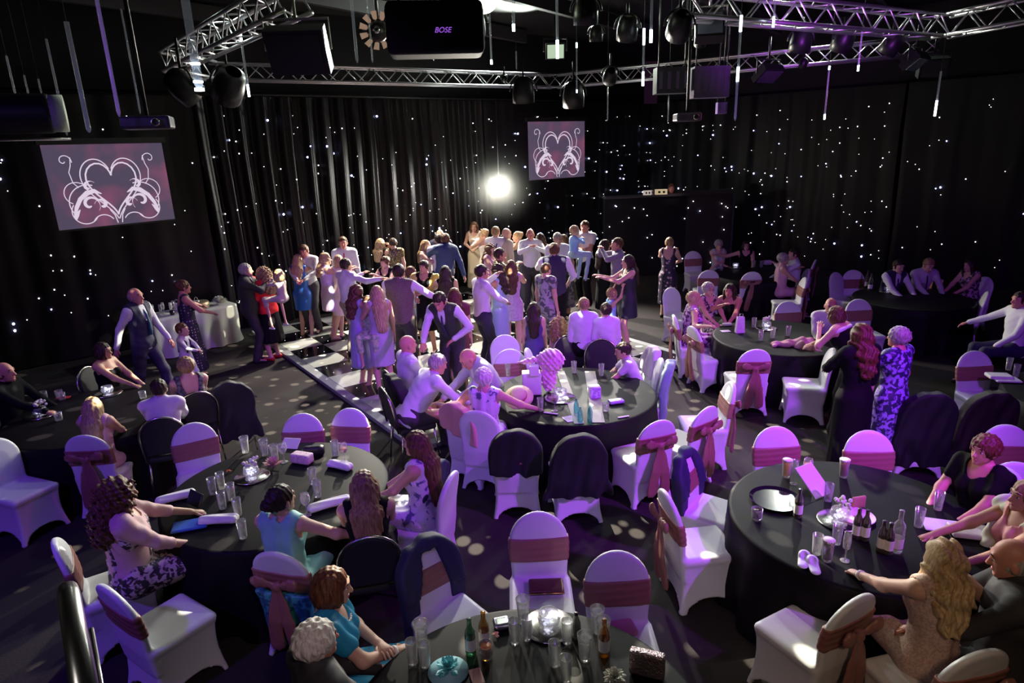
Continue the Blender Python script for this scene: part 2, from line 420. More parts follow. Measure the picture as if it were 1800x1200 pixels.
        legs[q] = (hp, kn, an)
    # root placement
    top = Hd(0, 0, .117)
    yaw = -math.radians(face)
    Rz = lambda v: (v[0] * math.cos(yaw) - v[1] * math.sin(yaw), v[0] * math.sin(yaw) + v[1] * math.cos(yaw))
    if at is None:
        wx, wy, _ = P(px, py, z0 + top[2]); ox, oy = Rz(top); loc = (wx - ox, wy - oy, z0)
    else: loc = (at[0], at[1], z0)
    root = empty(name, loc, yaw); tag(root, label, 'person', group)
    # body
    mb = MB(); ops = []
    for kk in ('torso', 'neck', 'arm1', 'fore', 'thigh', 'shin'):
        for p_ in prims[kk]: ops.append(('u', p_, .035 * s))
    for q, wr, d in hands:
        pn = nrm(np.cross(np.cross(d, A_(0, 0, 1)) if abs(d[2]) < .9 else A_(q, 0, 0), d))
        if abs(d[2]) >= .9: pn = A_(-q, 0, 0)
        ops.append(('u', cap(wr, wr + d * .075 * s, .03 * s, .034 * s, pn, .55), .015))
    mb.sdf(ops, bodyh or h, 0)
    hops = [('u', ell(Hd(0, -.005, .015), A_(.074, .096, .1) * s_h, (hr, hf, hu)), 0), ('u', ell(Hd(0, .03, -.05), A_(.056, .062, .062) * s_h, (hr, hf, hu)), .03),
            ('u', ell(Hd(0, .075, -.09), A_(.024, .02, .02) * s_h, (hr, hf, hu)), .02), ('u', cap(Hd(0, .088, .01), Hd(0, .108, -.028), .009 * s_h, .014 * s_h), .012),
            ('u', cap(Hd(-.035, .082, .032), Hd(.035, .082, .032), .012 * s_h), .02), ('u', cap(N, Hd(0, -.02, -.04), .05 * s, .05 * s_h), .02)]
    for q in (-1, 1):
        hops.append(('u', ell(Hd(q * .078, -.005, -.012), A_(.010, .02, .032) * s_h, (hr, hf, hu)), .006))
        hops.append(('s', ell(Hd(q * .031, .1, .008), A_(.018, .016, .012) * s_h, (hr, hf, hu))))
    hh = min(h, .0115) if h > .013 else .008
    mb.sdf(hops, hh, 0)
    for q in (-1, 1):
        mb.ball(Hd(q * .031, .0775, .006), .0105 * s_h, 1, 8, 6, (1, 1, .6)); mb.ball(Hd(q * .031, .0835, .006), .0065 * s_h, 2, 6, 5)
        mb.tube([Hd(q * .014, .094, .034), Hd(q * .034, .092, .04), Hd(q * .052, .078, .034)], [.003 * s_h, .0045 * s_h, .002 * s_h], 2, 5)
    mb.tube([Hd(-.024, .083, -.062), Hd(-.010, .093, -.059), Hd(.010, .093, -.059), Hd(.024, .083, -.062)], [.002 * s_h, .0065 * s_h, .0065 * s_h, .002 * s_h], 3, 6)
    for q, wr, d in hands:
        if abs(d[2]) < .9: lat = nrm(np.cross(d, A_(0, 0, 1))) * q; dn = nrm(np.cross(lat, d)); dn = dn if dn[2] < 0 else -dn
        else: lat = A_(0, -1, 0); dn = A_(-q, 0, 0)
        pr = wr + d * .085 * s
        for i in range(4):
            ln = (.068, .078, .072, .056)[i] * s; off = (-.026, -.009, .009, .026)[i] * s
            a0 = pr + lat * off - d * .01; dd = nrm(d + lat * (i - 1.5) * .08)
            a1 = a0 + dd * ln * .55 + dn * .006; a2 = a1 + nrm(dd + dn * .8) * ln * .5
            mb.tube([a0, a1, a2], [.0095 * s, .0085 * s, .006 * s], 0, 6)
        a0 = wr + d * .03 * s - lat * .022 * s; dd = nrm(d * .75 - lat * .75)
        mb.tube([a0, a0 + dd * .035 * s, a0 + dd * .04 * s + nrm(d + dn * .3) * .03 * s], [.012 * s, .010 * s, .007 * s], 0, 6)
    mb.build('body', [SKIN[skin], EYEW, DARK, LIP], root)
    # hair
    st, hcol = hair[0], hair[1]
    if st != 'bald' or hcol:
        hm = HAIR[hcol]; ho = []
        face_cut = ('s', ell(Hd(0, .115, -.045), A_(.062, .08, .092) * s_h, (hr, hf, hu)))
        ho.append(('u', ell(Hd(0, -.012, .024), A_(.085, .104, .102) * s_h, (hr, hf, hu)), 0))
        rg = (lambda X, Y, Z: .0035 * np.sin(X * 190 + Z * 25) + .003 * np.sin(Y * 170 + Z * 40 + 1), None, None)
        if st in ('short', 'balding', 'bald'):
            ho.append(('s', plane(Hd(0, 0, -.055), -hu)) if 0 else ('i', plane(Hd(0, -.06, -.055), -hu - hf * .5)))
            if st == 'balding': ho.append(('i', plane(Hd(0, 0, .045), hu + hf * .6)))
            if st == 'bald': ho[0] = ('u', ell(Hd(0, -.01, .0), A_(.078, .1, .09) * s_h, (hr, hf, hu)), 0); ho.append(('i', plane(Hd(0, 0, .015), hu + hf * .8)))
        elif st == 'crop': # short womens hair with volume
            ho.append(('u', ell(Hd(0, -.02, .03), A_(.1, .112, .1) * s_h, (hr, hf, hu)), .02)); ho.append(('i', plane(Hd(0, -.06, -.08), -hu)))
            ho.append(('n', (lambda X, Y, Z: .007 * np.sin(X * 110 + 2) * np.sin(Y * 120) * np.sin(Z * 100), None, None)))
        elif st == 'bob':
            ho.append(('u', ell(Hd(0, -.015, -.035), A_(.102, .11, .1) * s_h, (hr, hf, hu)), .03)); ho.append(('i', plane(Hd(0, 0, -.105), -hu)))
        elif st in ('bun', 'updo'):
            ho.append(('u', ell(Hd(0, -.115 if st == 'bun' else -.09, .0 if st == 'bun' else .055), A_(.055, .05, .055) * s_h, (hr, hf, hu)), .02)); ho.append(('i', plane(Hd(0, -.06, -.06), -hu - hf * .5)))
        elif st == 'pony':
            ho.append(('u', cap(Hd(0, -.1, .03), Hd(0, -.13, -.1), .03 * s_h, .035 * s_h), .02)); ho.append(('u', cap(Hd(0, -.13, -.1), T(0, -.13, .32), .035 * s_h, .02 * s), .03))
        elif st in ('long', 'longwave', 'curly'):
            ln = hair[2] if len(hair) > 2 else .30
            wv = .012 if st == 'longwave' else 0
            yb = -.115
            ho.append(('u', cap(Hd(0, -.04, -.02), T(0, yb * .8, .47), .085 * s_h, .072 * s, rx, 1.25), .03))
            ho.append(('u', cap(T(0, yb * .8, .47), T(0, yb - .03, .53 - ln), .072 * s, .045 * s, rx, 1.7), .04))
            for q in (-1, 1): ho.append(('u', cap(Hd(q * .075, .01, 0), T(q * .085, .03 if ln < .3 else -.02, .50), .026 * s_h, .035 * s), .03))
            if st == 'curly':
                ho.append(('u', ell(Hd(0, -.03, -.03), A_(.135, .13, .14) * s_h, (hr, hf, hu)), .05)); ho.append(('u', ell(T(0, -.09, .44), A_(.19, .11, .16) * s, (rx, fw, u)), .06))
                rg = (lambda X, Y, Z: .016 * np.sin(X * 95 + 3 * np.sin(Z * 33)) * np.sin(Z * 88 + 2) + .012 * np.sin(Y * 120 + Z * 60), None, None)
            elif st == 'longwave':
                rg = (lambda X, Y, Z: .009 * np.sin(X * 120 + 2.2 * np.sin(Z * 38)) + .006 * np.sin(Z * 60 + X * 20), None, None)
        if st not in ('bald',): ho.append(('s', ell(HC + (hf * .105 - hu * .042) * s_h, A_(.066 if st not in ('short', 'balding') else .075, .075, .095) * s_h, (hr, hf, hu))))
        if st == 'short': ho.append(('s', box(Hd(0, .09, -.03), A_(.12, .055, .075) * s_h, .01, (hr, hf, hu))))
        if st != 'bald': ho.append(('n', rg))
        hb = MB(); hb.sdf(ho, max(hh, .009), 0); hb.build('hair', hm, root)
    # clothes
    U = lambda keys, d, k=.035: [('u', fat(p_, d), k * s) for kk in keys for p_ in prims[kk]]
    legmask = None
    for wz in wear:
        kind, mat = wz[0], wz[1]; opt = wz[2] if len(wz) > 2 else {}
        d0 = opt.get('d', .014); ops = []
        if kind in ('shirt', 'jacket', 'vest', 'top', 'dress'):
            if kind == 'jacket': d0 = opt.get('d', .032)
            if kind == 'vest': d0 = opt.get('d', .026)
            ops = U(('torso',), d0)
            sl = opt.get('sleeve', {'shirt': 1, 'jacket': 1, 'vest': -1, 'top': 0, 'dress': -1}[kind])
            for q in (-1, 1):
                sh, el, wr = arms[q]
                if sl == 1:
                    ops.append(('u', cap(sh, el, .053 * s + d0 * .5, .043 * s + d0 * .4), .03 * s)); ops.append(('u', cap(el, wr, .043 * s + d0 * .4, .032 * s + d0 * .3), .01))
                elif sl == .6:
                    ops.append(('u', cap(sh, el, .062 * s + d0 * .5, .052 * s), .04 * s)); ops.append(('u', cap(el, el + (wr - el) * .35, .05 * s, .046 * s), .01))
                elif sl >= 0:
                    ops.append(('u', cap(sh, sh + (el - sh) * (.35 + sl * .6), .06 * s + d0 * .5, .055 * s + d0 * .3), .04 * s))
            wr_ = opt.get('wrinkle', .0035)
            ph = (px or 0) * .13
            ops.append(('n', (lambda X, Y, Z: wr_ * np.sin(Z * 42 + X * 26 * np.sin(ph) + 4 * np.sin(Y * 11 + ph)) * np.sin(X * 30 + Z * 13 + ph), None, None)))
            hem = opt.get('hem', {'shirt': -.10, 'jacket': -.16, 'vest': -.06, 'top': -.06, 'dress': -.2}[kind])
            if kind != 'dress': ops.append(('i', plane(T(0, 0, hem), -u)))
            # neckline
            nk = opt.get('neck', {'shirt': 'collar', 'jacket': 'v', 'vest': 'v', 'top': 'scoop', 'dress': 'scoop'}[kind])
            if nk == 'strapless': ops.append(('i', plane(T(0, 0, .40), u)))
            elif nk == 'scoop': ops.append(('s', ell(T(0, .05, .53), A_(.085, .13, .12) * s, (rx, fw, u))))
            elif nk == 'low': ops.append(('s', ell(T(0, -.06, .52), A_(.1, .16, .2) * s, (rx, fw, u)))); ops.append(('s', ell(T(0, .07, .53), A_(.09, .13, .14) * s, (rx, fw, u))))
            elif nk == 'v': ops.append(('s', cap(T(0, .14, .54), T(0, .17, .20 if kind == 'vest' else .16), .085 * s, .012))); ops.append(('s', cap(N, N + hu * .2, .06 * s)))
            elif nk == 'off': ops.append(('i', plane(T(0, 0, .44), u)))
            elif nk == 'collar': ops.append(('s', cap(N + u * .01, N + hu * .2 + hf * .02, .052 * s, .06)))
            if kind in ('vest', 'top', 'dress') and sl < 0:
                for q in (-1, 1): ops.append(('s', ell(T(q * (sw + .045), 0, .44), A_(.075, .12, .11) * s, (rx, fw, u))))
        if kind in ('dress', 'skirt'):
            hemz = opt.get('len', .5) * s if not sit else opt.get('len', .5)
            fl = opt.get('flare', .25); pl = opt.get('pleat', .02)
            if sit:
                base = U(('thigh',), .02)
                for q in (-1, 1):
                    hp, kn, an = legs[q]
                    lowp = kn + (an - kn) * max(0.05, min(.95, (Pz - hemz) / Pz))
                    base.append(('u', cap(kn, lowp, .075 * s, .09 * s), .03))
                kl, kr = legs[-1][1], legs[1][1]
                base.append(('u', cap((legs[-1][0] + legs[1][0]) / 2, (kl + kr) / 2, .08 * s, .06 * s, A_(1, 0, 0), 1.5), .05))
                base.append(('u', ell(Pv + A_(0, .02, -.03), A_(.19 * bld, .14, .11) * s), .05))
                base.append(('n', (lambda X, Y, Z: .006 * np.sin(X * 60 + Y * 12) , None, None)))
                if kind == 'skirt': base.append(('i', plane(T(0, 0, .14), u)))
                ops = (ops + base) if kind == 'dress' else base
            else:
                zt = Pv[2] + .10 * s; zb = hemz; r0 = .125 * s * bld; r1 = (.17 + fl * .35 * (zt - zb)) * s * bld
                r_h = .185 * s * bld; zh = Pv[2] - .04 * s
                cxy = Pv
                def skf(X, Y, Z, zt=zt, zb=zb, r0=r0, r1=r1, r_h=r_h, zh=zh, cx=cxy, pl=pl):
                    dx, dy = (X - cx[0]), (Y - cx[1]) * 1.3
                    rr = np.sqrt(dx * dx + dy * dy)
                    t1 = np.clip((zt - Z) / (zt - zh), 0, 1); t2 = np.clip((zh - Z) / max(zh - zb, .01), 0, 1)
                    R = r0 + (r_h - r0) * (t1 * t1 * (3 - 2 * t1)) + (r1 - r_h) * t2
                    R = R * (1 + pl * t2 * np.sin(np.arctan2(dy, dx) * 14))
                    return np.maximum((rr - R) * .8, np.maximum(zb - Z, Z - zt))
                m_ = max(r1, r_h) * 1.1
                for q in (-1, 1):
                    hp, kn, an = legs[q]; ops.append(('u', fat(prims['thigh'][(q + 1) // 2], .012), .03))
                    if zb < kn[2]: ops.append(('u', cap(kn, kn + (an - kn) * min(1, (kn[2] - zb) / (kn[2] - an[2])), .068 * s, .052 * s), .03))
                ops.append(('i', plane(A_(0, 0, zb), A_(0, 0, -1))))
                ops.append(('u', (skf, A_(cxy[0] - m_, cxy[1] - m_, zb), A_(cxy[0] + m_, cxy[1] + m_, zt)), .03))
        if kind == 'trousers':
            ops = [('u', fat(p_, .016), .02) for p_ in prims['thigh']]
            for q in (-1, 1):
                hp, kn, an = legs[q]; ops.append(('u', cap(kn, an + A_(0, -.01, -.02), .072 * s, .062 * s), .02))
            ops.append(('u', fat(prims['torso'][0], .012), .05)); 
            if sit: ops.append(('u', fat(prims['torso'][1], .012), .03))
            ops.append(('u', cap(T(0, 0, .02), T(0, 0, .1), .12 * s * bld, .112 * s * bld, rx, 1.25), .03)); ops.append(('i', plane(T(0, 0, .13), u)))
            ops.append(('n', (lambda X, Y, Z: .004 * np.sin(Z * 35 + Y * 20), None, None)))
        if kind == 'suit_tie' or kind == 'tie':
            b_ = MB(); b_.tube([T(0, .085, .47), T(0, .135, .40), T(0, .15, .28), T(0, .14, .12)], [.016, .014, .02, .03], 0, 6); o_ = b_.build('tie', mat, root); continue
        if kind == 'braces':
            b_ = MB()
            for q in (-1, 1): b_.tube([T(q * .09, .13, .12), T(q * .09, .14, .40), T(q * .085, 0, .545), T(q * .05, -.13, .40), T(q * .05, -.135, .12)], .012, 0, 5)
            b_.build('braces', mat, root); continue
        if kind == 'scarf' or kind == 'shawl':
            ops = [('u', cap(T(-.2, .0, .46), T(.2, .0, .46), .075 * s), .03), ('u', cap(T(-.2, 0, .46), T(-.12, .13, .2), .07 * s, .05 * s), .04), ('u', cap(T(.2, 0, .46), T(.12, .13, .2), .07 * s, .05 * s), .04),
                   ('u', cap(T(-.15, -.05, .43), T(.15, -.05, .43), .08 * s), .04), ('s', ell(T(0, .08, .56), A_(.09, .13, .14) * s, (rx, fw, u)))]
            ops.append(('n', (lambda X, Y, Z: .006 * np.sin(X * 60 + Z * 40), None, None)))
        if kind == 'beads':
            b_ = MB()
            for i in range(26):
                a = 2 * pi * i / 26; b_.ball(T(.085 * math.sin(a), .035 + .085 * math.cos(a), .475 - .055 * (math.cos(a) * .5 + .5)), .0085, 0, 6, 5)
            b_.build('necklace', mat, root); continue
        if kind == 'watch':
            b_ = MB(); sh, el, wr = arms[opt.get('q', 1)]; d = nrm(wr - el); b_.tube([wr - d * .03, wr - d * .012], .034 * s, 0, 10); b_.build('bracelet', mat, root); continue
        if kind == 'glasses':
            b_ = MB()
            for q in (-1, 1):
                pts = [Hd(q * .031 + .022 * math.cos(a), .102, .008 + .016 * math.sin(a)) for a in np.linspace(0, 2 * pi, 11)]
                b_.tube(pts, .002, 0, 4); b_.tube([Hd(q * .053, .1, .012), Hd(q * .08, .0, .005)], .002, 0, 4)
            b_.tube([Hd(-.009, .102, .01), Hd(.009, .102, .01)], .002, 0, 4); b_.build('glasses', mat, root); continue
        nm = {'shirt': 'shirt', 'jacket': 'jacket', 'vest': 'waistcoat', 'top': 'top', 'dress': 'dress', 'skirt': 'skirt', 'trousers': 'trousers', 'scarf': 'scarf', 'shawl': 'shawl'}[kind]
        b_ = MB(); b_.sdf(ops, opt.get('h', bodyh or h), 0); made = b_.build(nm, mat, root)
        if kind == 'shirt':
            c_ = MB(); pts = [N + hu * .035 + (hr * math.sin(a) * .062 + hf * (math.cos(a) * .06 + .005)) * s - u * (.02 + .03 * max(0, math.cos(a))) for a in np.linspace(.25, 2 * pi - .25, 13)]
            c_.tube(pts, .016, 0, 6); c_.build('collar', mat, made)
    if shoe:
        for q in (-1, 1):
            hp, kn, an = legs[q]; f_ = an
            b_ = MB(); low = shoe in ('heels', 'nude')
            so = [('u', cap(f_ + A_(0, -.03, -.05 * s), f_ + A_(0, .13 * s, -.062 * s), .042 * s, .036 * s, A_(1, 0, 0), 1.05), .0)]
            so.append(('i', plane(f_ + A_(0, 0, -.088 * s), A_(0, 0, -1)))); so.append(('i', plane(f_ + A_(0, .05, -.032 * s), A_(0, .15, 1))))
            b_.sdf(so, .012, 0); b_.build('shoe', M('shoe_' + shoe, {'black': (.01, .01, .01), 'heels': (.03, .015, .02), 'nude': (.45, .28, .2), 'white': (.7, .7, .7), 'red': (.5, .02, .02), 'brown': (.08, .04, .02)}[shoe], .35), root)
    if extra: extra(root, T, Hd, arms, s)
    return root, loc, yaw
# ---------------------------------------------------------------- chairs
COVER = M('white_stretch_cover', (0.74, 0.74, 0.78), 0.42, spec=0.5, sheen=0.0)
SASH = M('dusky_pink_sash', (0.30, 0.125, 0.105), 0.42, spec=0.6)
BLKFAB = M('black_fabric', (0.012, 0.010, 0.014), 0.75)
STEEL = M('chair_steel', (0.55, 0.52, 0.5), 0.25, metal=1.0)
def arch(d, zb=.30, wide=0.0, th=.034):
    def fn(X, Y, Z):
        yy = Y + .235 + (Z - .45) * .17 - .02 * np.sin(np.clip((Z - .45) / .5, 0, 1) * pi)
        cz = .735
        w_ = .200 + .015 * np.clip((Z - .45) / .25, 0, 1) + wide * np.clip((.8 - Z) * 1.5, 0, 1)
        up = np.sqrt(X * X + np.maximum(Z - cz, 0)**2)
        q = up - w_ - d
        e = np.abs(yy) - th * (1 - .35 * np.clip(q + .12, 0, .12) / .12) * 1.0 - d
        r_ = .02
        a, b = q + r_, e + r_
        o = np.sqrt(np.maximum(a, 0)**2 + np.maximum(b, 0)**2) + np.minimum(np.maximum(a, b), 0) - r_
        return np.maximum(o, zb - Z)
    return (fn, A_(-.30 - wide, -.42 - d, zb - .02), A_(.30 + wide, -.10 + d, .97 + d))
def cover_ops():
    def sk(X, Y, Z):
        t = np.clip(Z / .43, 0, 1)
        pin = .022 * np.sin(pi * t)
        hx = .238 - .022 * t - pin; hy = .245 - .02 * t - pin * .8
        qx = np.abs(X) - hx + .02; qy = np.abs(Y + .01) - hy + .02
        o = np.sqrt(np.maximum(qx, 0)**2 + np.maximum(qy, 0)**2) + np.minimum(np.maximum(qx, qy), 0) - .02
        return np.maximum(o * .9, np.maximum(Z - .45, .0 - Z))
    return [('u', (sk, A_(-.26, -.28, 0), A_(.26, .26, .46)), 0),
            ('s', ell(A_(0, 0, 0), A_(.195, 1.2, .115))), ('s', ell(A_(0, 0, 0), A_(1.2, .2, .115))),
            ('u', box(A_(0, 0, .445), A_(.216, .225, .032), .03), .03), ('u', arch(0, .28), .03)]
def make_chair(name='covered_chair', bow=False, sash=True):
    r = empty(name, (0, 0, 0))
    b = MB(); b.sdf(cover_ops(), .0125); b.build('cover', COVER, r)
    if sash:
        b = MB(); ops = [('u', arch(.007, .28), 0), ('i', plane(A_(0, 0, .775), A_(0, 0, 1))), ('i', plane(A_(0, 0, .60), A_(0, 0, -1))),
                         ('n', (lambda X, Y, Z: .002 * np.sin(Z * 130 + X * 8), None, None))]
        b.sdf(ops, .010); sash_o = b.build('sash', SASH, r)
    if bow:
        b = MB(); y0 = -.335
        ops = [('u', ell(A_(0, y0, .69), A_(.035, .035, .04)), 0)]
        for q in (-1, 1):
            ops.append(('u', cap(A_(q * .02, y0 - .01, .70), A_(q * .13, y0 - .03, .735), .02, .05, A_(0, 1, 0), .45), .02))
            ops.append(('u', cap(A_(q * .02, y0 - .01, .67), A_(q * .05, y0 - .015, .42), .022, .055, A_(0, 1, 0), .3), .02))
            ops.append(('u', cap(A_(q * .05, y0 - .015, .42), A_(q * .075, y0 + .01, .20), .055, .06, A_(0, 1, 0), .3), .01))
        ops.append(('n', (lambda X, Y, Z: .004 * np.sin(X * 130 + 4 * Z), None, None)))
        b.sdf(ops, .010); b.build('bow', SASH, sash_o)
    return r
def make_black_chair():
    r = empty('banquet_chair', (0, 0, 0))
    b = MB(); b.sdf([('u', arch(0, .52, th=.024), 0)], .0125); b.build('backrest', BLKFAB, r)
    b = MB(); pts = [A_(.205, -.24, .46)] + [A_(.222 * math.cos(a), -.285 - .17 * .222 * math.sin(a), .735 + .222 * math.sin(a)) for a in np.linspace(0, pi, 13)] + [A_(-.205, -.24, .46)]
    b.tube(pts, .012, 0, 8); b.build('back_frame', STEEL, r)
    b = MB(); b.sdf([('u', box(A_(0, 0, .45), A_(.215, .22, .035), .03), 0)], .0125); b.build('seat', BLKFAB, r)
    for x in (-1, 1):
        for y in (-1, 1):
            b = MB(); b.tube([A_(x * .19, y * .19, .43), A_(x * .215, y * .23, 0.0)], [.012, .010], 0, 8); b.build('leg', STEEL, r)
    return r
_proto = {}
def chair(x, y, face, label, kind='band', group=None, back_to=None):
    """chair at ground point; face = direction the sitter looks, clockwise from away"""
    key = kind
    if key not in _proto:
        _proto[key] = {'band': lambda: make_chair(), 'bow': lambda: make_chair(bow=True), 'plain': lambda: make_chair(sash=False), 'black': make_black_chair}[key]()
        o = _proto[key]; o.location = (x, y, 0); o.rotation_euler = (0, 0, -math.radians(face))
        tag(o, label, 'chair', group); return o
    return dup(_proto[key], (x, y, 0), -math.radians(face), label, 'chair', group)
def chair_at(px, py, face, label, kind='band', group=None, z=.95):
    """placed by the middle of the top edge of its backrest"""
    p = P(px, py, z); a = -math.radians(face); by = -.315
    return chair(p[0] - (-math.sin(a)) * by, p[1] - math.cos(a) * by, face, label, kind, group)
def drape(px, py, face, label, mat, name='jacket', top=None, zb=.35, wide=.05, d=.03, at=None, cut=None, cat='jacket', tilt=0.0):
    p = P(px, py, .97) if at is None else at; a = -math.radians(face); by = -.315
    x, y = (p[0] + math.sin(a) * by, p[1] - math.cos(a) * by) if at is None else at
    ph = px * .11
    ops = [('u', arch(d, zb, wide), 0)]
    ops.append(('n', (lambda X, Y, Z: (.008 + .018 * np.clip(.8 - Z, 0, .5)) * (np.sin(X * 27 + ph + 2.5 * np.sin(Z * 6 + ph)) + .7 * np.sin(X * 47 - Z * 9 + ph)) * (.4 + .6 * np.sin(Z * 4 + X * 5 + ph)**2) , None, None)))
    if top: ops.append(('i', plane(A_(0, 0, top), A_(0, 0, 1))))
    if tilt: ops.append(('i', plane(A_(0, 0, zb + .08), A_(tilt, 0, -1))))
    if cut: ops.append(('s', (lambda X, Y, Z: np.maximum(np.maximum(np.abs(X) - cut * (.4 + .6 * np.clip((.92 - Z) * 3, 0, 1)), Z - .90), (-.25 - (Z - .45) * .17) - Y), A_(-.2, -.5, 0), A_(.2, .3, 1))))
    ops.append(('s', box(A_(0, -.02, .40), A_(.4, .19, .2), .01)))
    b = MB(); b.sdf(ops, .014)
    o = b.build(name, mat); o.location = (x, y, 0); o.rotation_euler = (0, 0, a); tag(o, label, cat); return o
# ---------------------------------------------------------------- room
FLOOR = M('dark_carpet', (0.030, 0.024, 0.024), 0.8, bump=0.3, bs=60, spec=0.2)
BLACKW = M('black_drape', (0.010, 0.009, 0.011), 0.6, spec=0.3)
def st(o): return tag(o, kind='structure')
b = MB(); b.add([(-14, -3, 0), (18, -3, 0), (18, 26, 0), (-14, 26, 0)], [[0, 1, 2, 3]]); st(b.build('floor', FLOOR, smooth=False))
b = MB(); b.add([(-14, -3, 6.3), (18, -3, 6.3), (18, 26, 6.3), (-14, 26, 6.3)], [[3, 2, 1, 0]]); st(b.build('ceiling', M('ceiling_black', (0.008, 0.007, 0.008), 0.8), smooth=False))
def wallf(x): return 17.9 + .8 * x
CORN = ((26.4 - 17.9) / 1.85, wallf((26.4 - 17.9) / 1.85))
def wall(name, a, c, mat, off):
    d = nrm(A_(c[0] - a[0], c[1] - a[1], 0)); n_ = A_(-d[1], d[0], 0) * off
    b = MB(); b.add([(a[0] + n_[0], a[1] + n_[1], 0), (c[0] + n_[0], c[1] + n_[1], 0), (c[0] + n_[0], c[1] + n_[1], 6.3), (a[0] + n_[0], a[1] + n_[1], 6.3)], [[0, 1, 2, 3]])
    return st(b.build(name, mat, smooth=False))
wall('wall_back', (-14, wallf(-14)), CORN, BLACKW, .3)
wall('wall_right', CORN, (18, 26.4 - 1.05 * 18), BLACKW, .3)
wall('wall_left', (-12.5, -3), (-12.5, 10), BLACKW, .1)
wall('wall_front', (18, -2.9), (-14, -2.9), BLACKW, .1)
wall('wall_side', (16.5, 12), (16.5, -3), BLACKW, .1)
# star cloth curtains with led points
CURT = M('star_curtain_cloth', (0.009, 0.0075, 0.0085), 0.40, spec=0.28)
LEDW = M('led_white', (.1, .1, .1), emit=(0.95, 0.9, 1.0), es=5.0); LEDB = M('led_blue', (.1, .1, .1), emit=(0.45, 0.5, 1.0), es=16.0)
def curtain(a, c, label, fold, amp, nled, top=4.6, zb=0.02, big=()):
    a = A_(*a, 0); c = A_(*c, 0); L = np.linalg.norm(c - a); d = (c - a) / L; n_ = A_(d[1], -d[0], 0)
    root = empty('star_curtain', tuple(a)); tag(root, label, 'curtain', 'black star curtains round the hall')
    rnd = random.Random(int(L * 100)); nx = int(L / .035)
    def off(t):
        return amp * (math.sin(2 * pi * t / fold + 1.3 * math.sin(t * 2.1)) + .45 * math.sin(2 * pi * t / (fold * .41) + 2 * math.sin(t * 1.3)))
    b = MB(); V = []; zs = (zb, 1.2, 2.4, 3.5, top)
    for i in range(nx + 1):
        t = L * i / nx
        for z in zs:
            k = .75 + .25 * (top - z) / top
            p = d * (t + .03 * math.sin(z * 1.1 + t)) + n_ * off(t) * k; V.append((p[0], p[1], z))
    m_ = len(zs)
    F = [[i * m_ + j, (i + 1) * m_ + j, (i + 1) * m_ + j + 1, i * m_ + j + 1] for i in range(nx) for j in range(m_ - 1)]
    b.add(V, F); b.build('drape', CURT, root)
    tiny = MB(); cnt = 0
    for i in range(nled):
        t = rnd.uniform(0.1, L - .1); z = rnd.uniform(.25, top - .35)
        p = d * t + n_ * (off(t) + .02); p[2] = z
        q = rnd.random()
        if cnt < 90 and q < .45:
            r_ = .021 if q < .07 else .013
            o = MB().ball(p, r_, 0, 6, 4).build('led_star', LEDB if q < .11 or q > .38 else LEDW, root); cnt += 1
        else: tiny.ball(p, .008, 0, 5, 4)
    tag(tiny.build('small_led_stars', LEDW, root), kind='stuff')
def wp(x, o=0.0): return (x, wallf(x) - o)
curtain(wp(-12.5), wp(-5.9), 'flat black star curtain behind the cake table at the left', .9, .015, 130)
curtain(wp(-5.85, .05), wp(-.55, .05), 'pleated black star curtain with lit folds left of the bright lamp', .40, .085, 190)
curtain(wp(-.5), wp(CORN[0] + .25), 'black star curtain behind the right screen and the booth', .8, .02, 130)
def rp(x, o=0.0): return (x, 26.4 - 1.05 * x - o)
curtain(rp(CORN[0] - .05, .0), rp(9.5, .05), 'black star curtain right of the booth behind the far tables', .9, .015, 200)
curtain(rp(9.55, .05), rp(17.5, .05), 'black star curtain at the far right edge of the hall', .9, .015, 150)
# dance floor
K0 = A_(-1.15, 7.35, 0); DX = nrm(A_(.81, .58, 0)); DY = nrm(A_(-.58, .81, 0))
TW = M('dance_tile_white', (0.50, 0.51, 0.47), 0.16, spec=0.6); TB = M('dance_tile_black', (0.008, 0.008, 0.009), 0.10, spec=0.7)
EDGE = M('aluminium_edge', (0.34, 0.35, 0.37), 0.4, metal=0.2)
df = empty('dance_floor', tuple(K0)); tag(df, 'raised black and white chequered dance floor with metal edging in the middle of the hall', 'dance floor')
NXT, NYT, TS = 8, 11, .62
bw = MB(); bb = MB(); be = MB(); bl = MB()
Rd = (tuple(DX), tuple(DY), (0, 0, 1))
for i in range(NXT):
    for j in range(NYT):
        c = DX * (i + .5) * TS + DY * (j + .5) * TS + A_(0, 0, .03)
        (bw if (i + j) % 2 == 0 else bb).box(c, (TS / 2 - .002, TS / 2 - .002, .03), 0, Rd)
        if (i + j) % 2: 
            for q in range(4):
                p = DX * (i + .25 + .5 * (q % 2)) * TS + DY * (j + .25 + .5 * (q // 2)) * TS; bl.ball((p[0], p[1], .061), .005, 0, 5, 3)
tag(bw.build('white_tiles', TW, df, False)); bb.build('black_tiles', TB, df, False)
tag(bl.build('tile_led_points', LEDW, df), kind='stuff')
for c, hx, hy in ((DX * NXT * TS / 2 - DY * .07, NXT * TS / 2 + .14, .07), (DX * NXT * TS / 2 + DY * (NYT * TS + .07), NXT * TS / 2 + .14, .07),
                  (DY * NYT * TS / 2 - DX * .07, .07, NYT * TS / 2), (DY * NYT * TS / 2 + DX * (NXT * TS + .07), .07, NYT * TS / 2)):
    b = MB(); b.box(c + A_(0, 0, .028), (hx, hy, .028), 0, Rd); b.build('ramp_edge', EDGE, df, False)
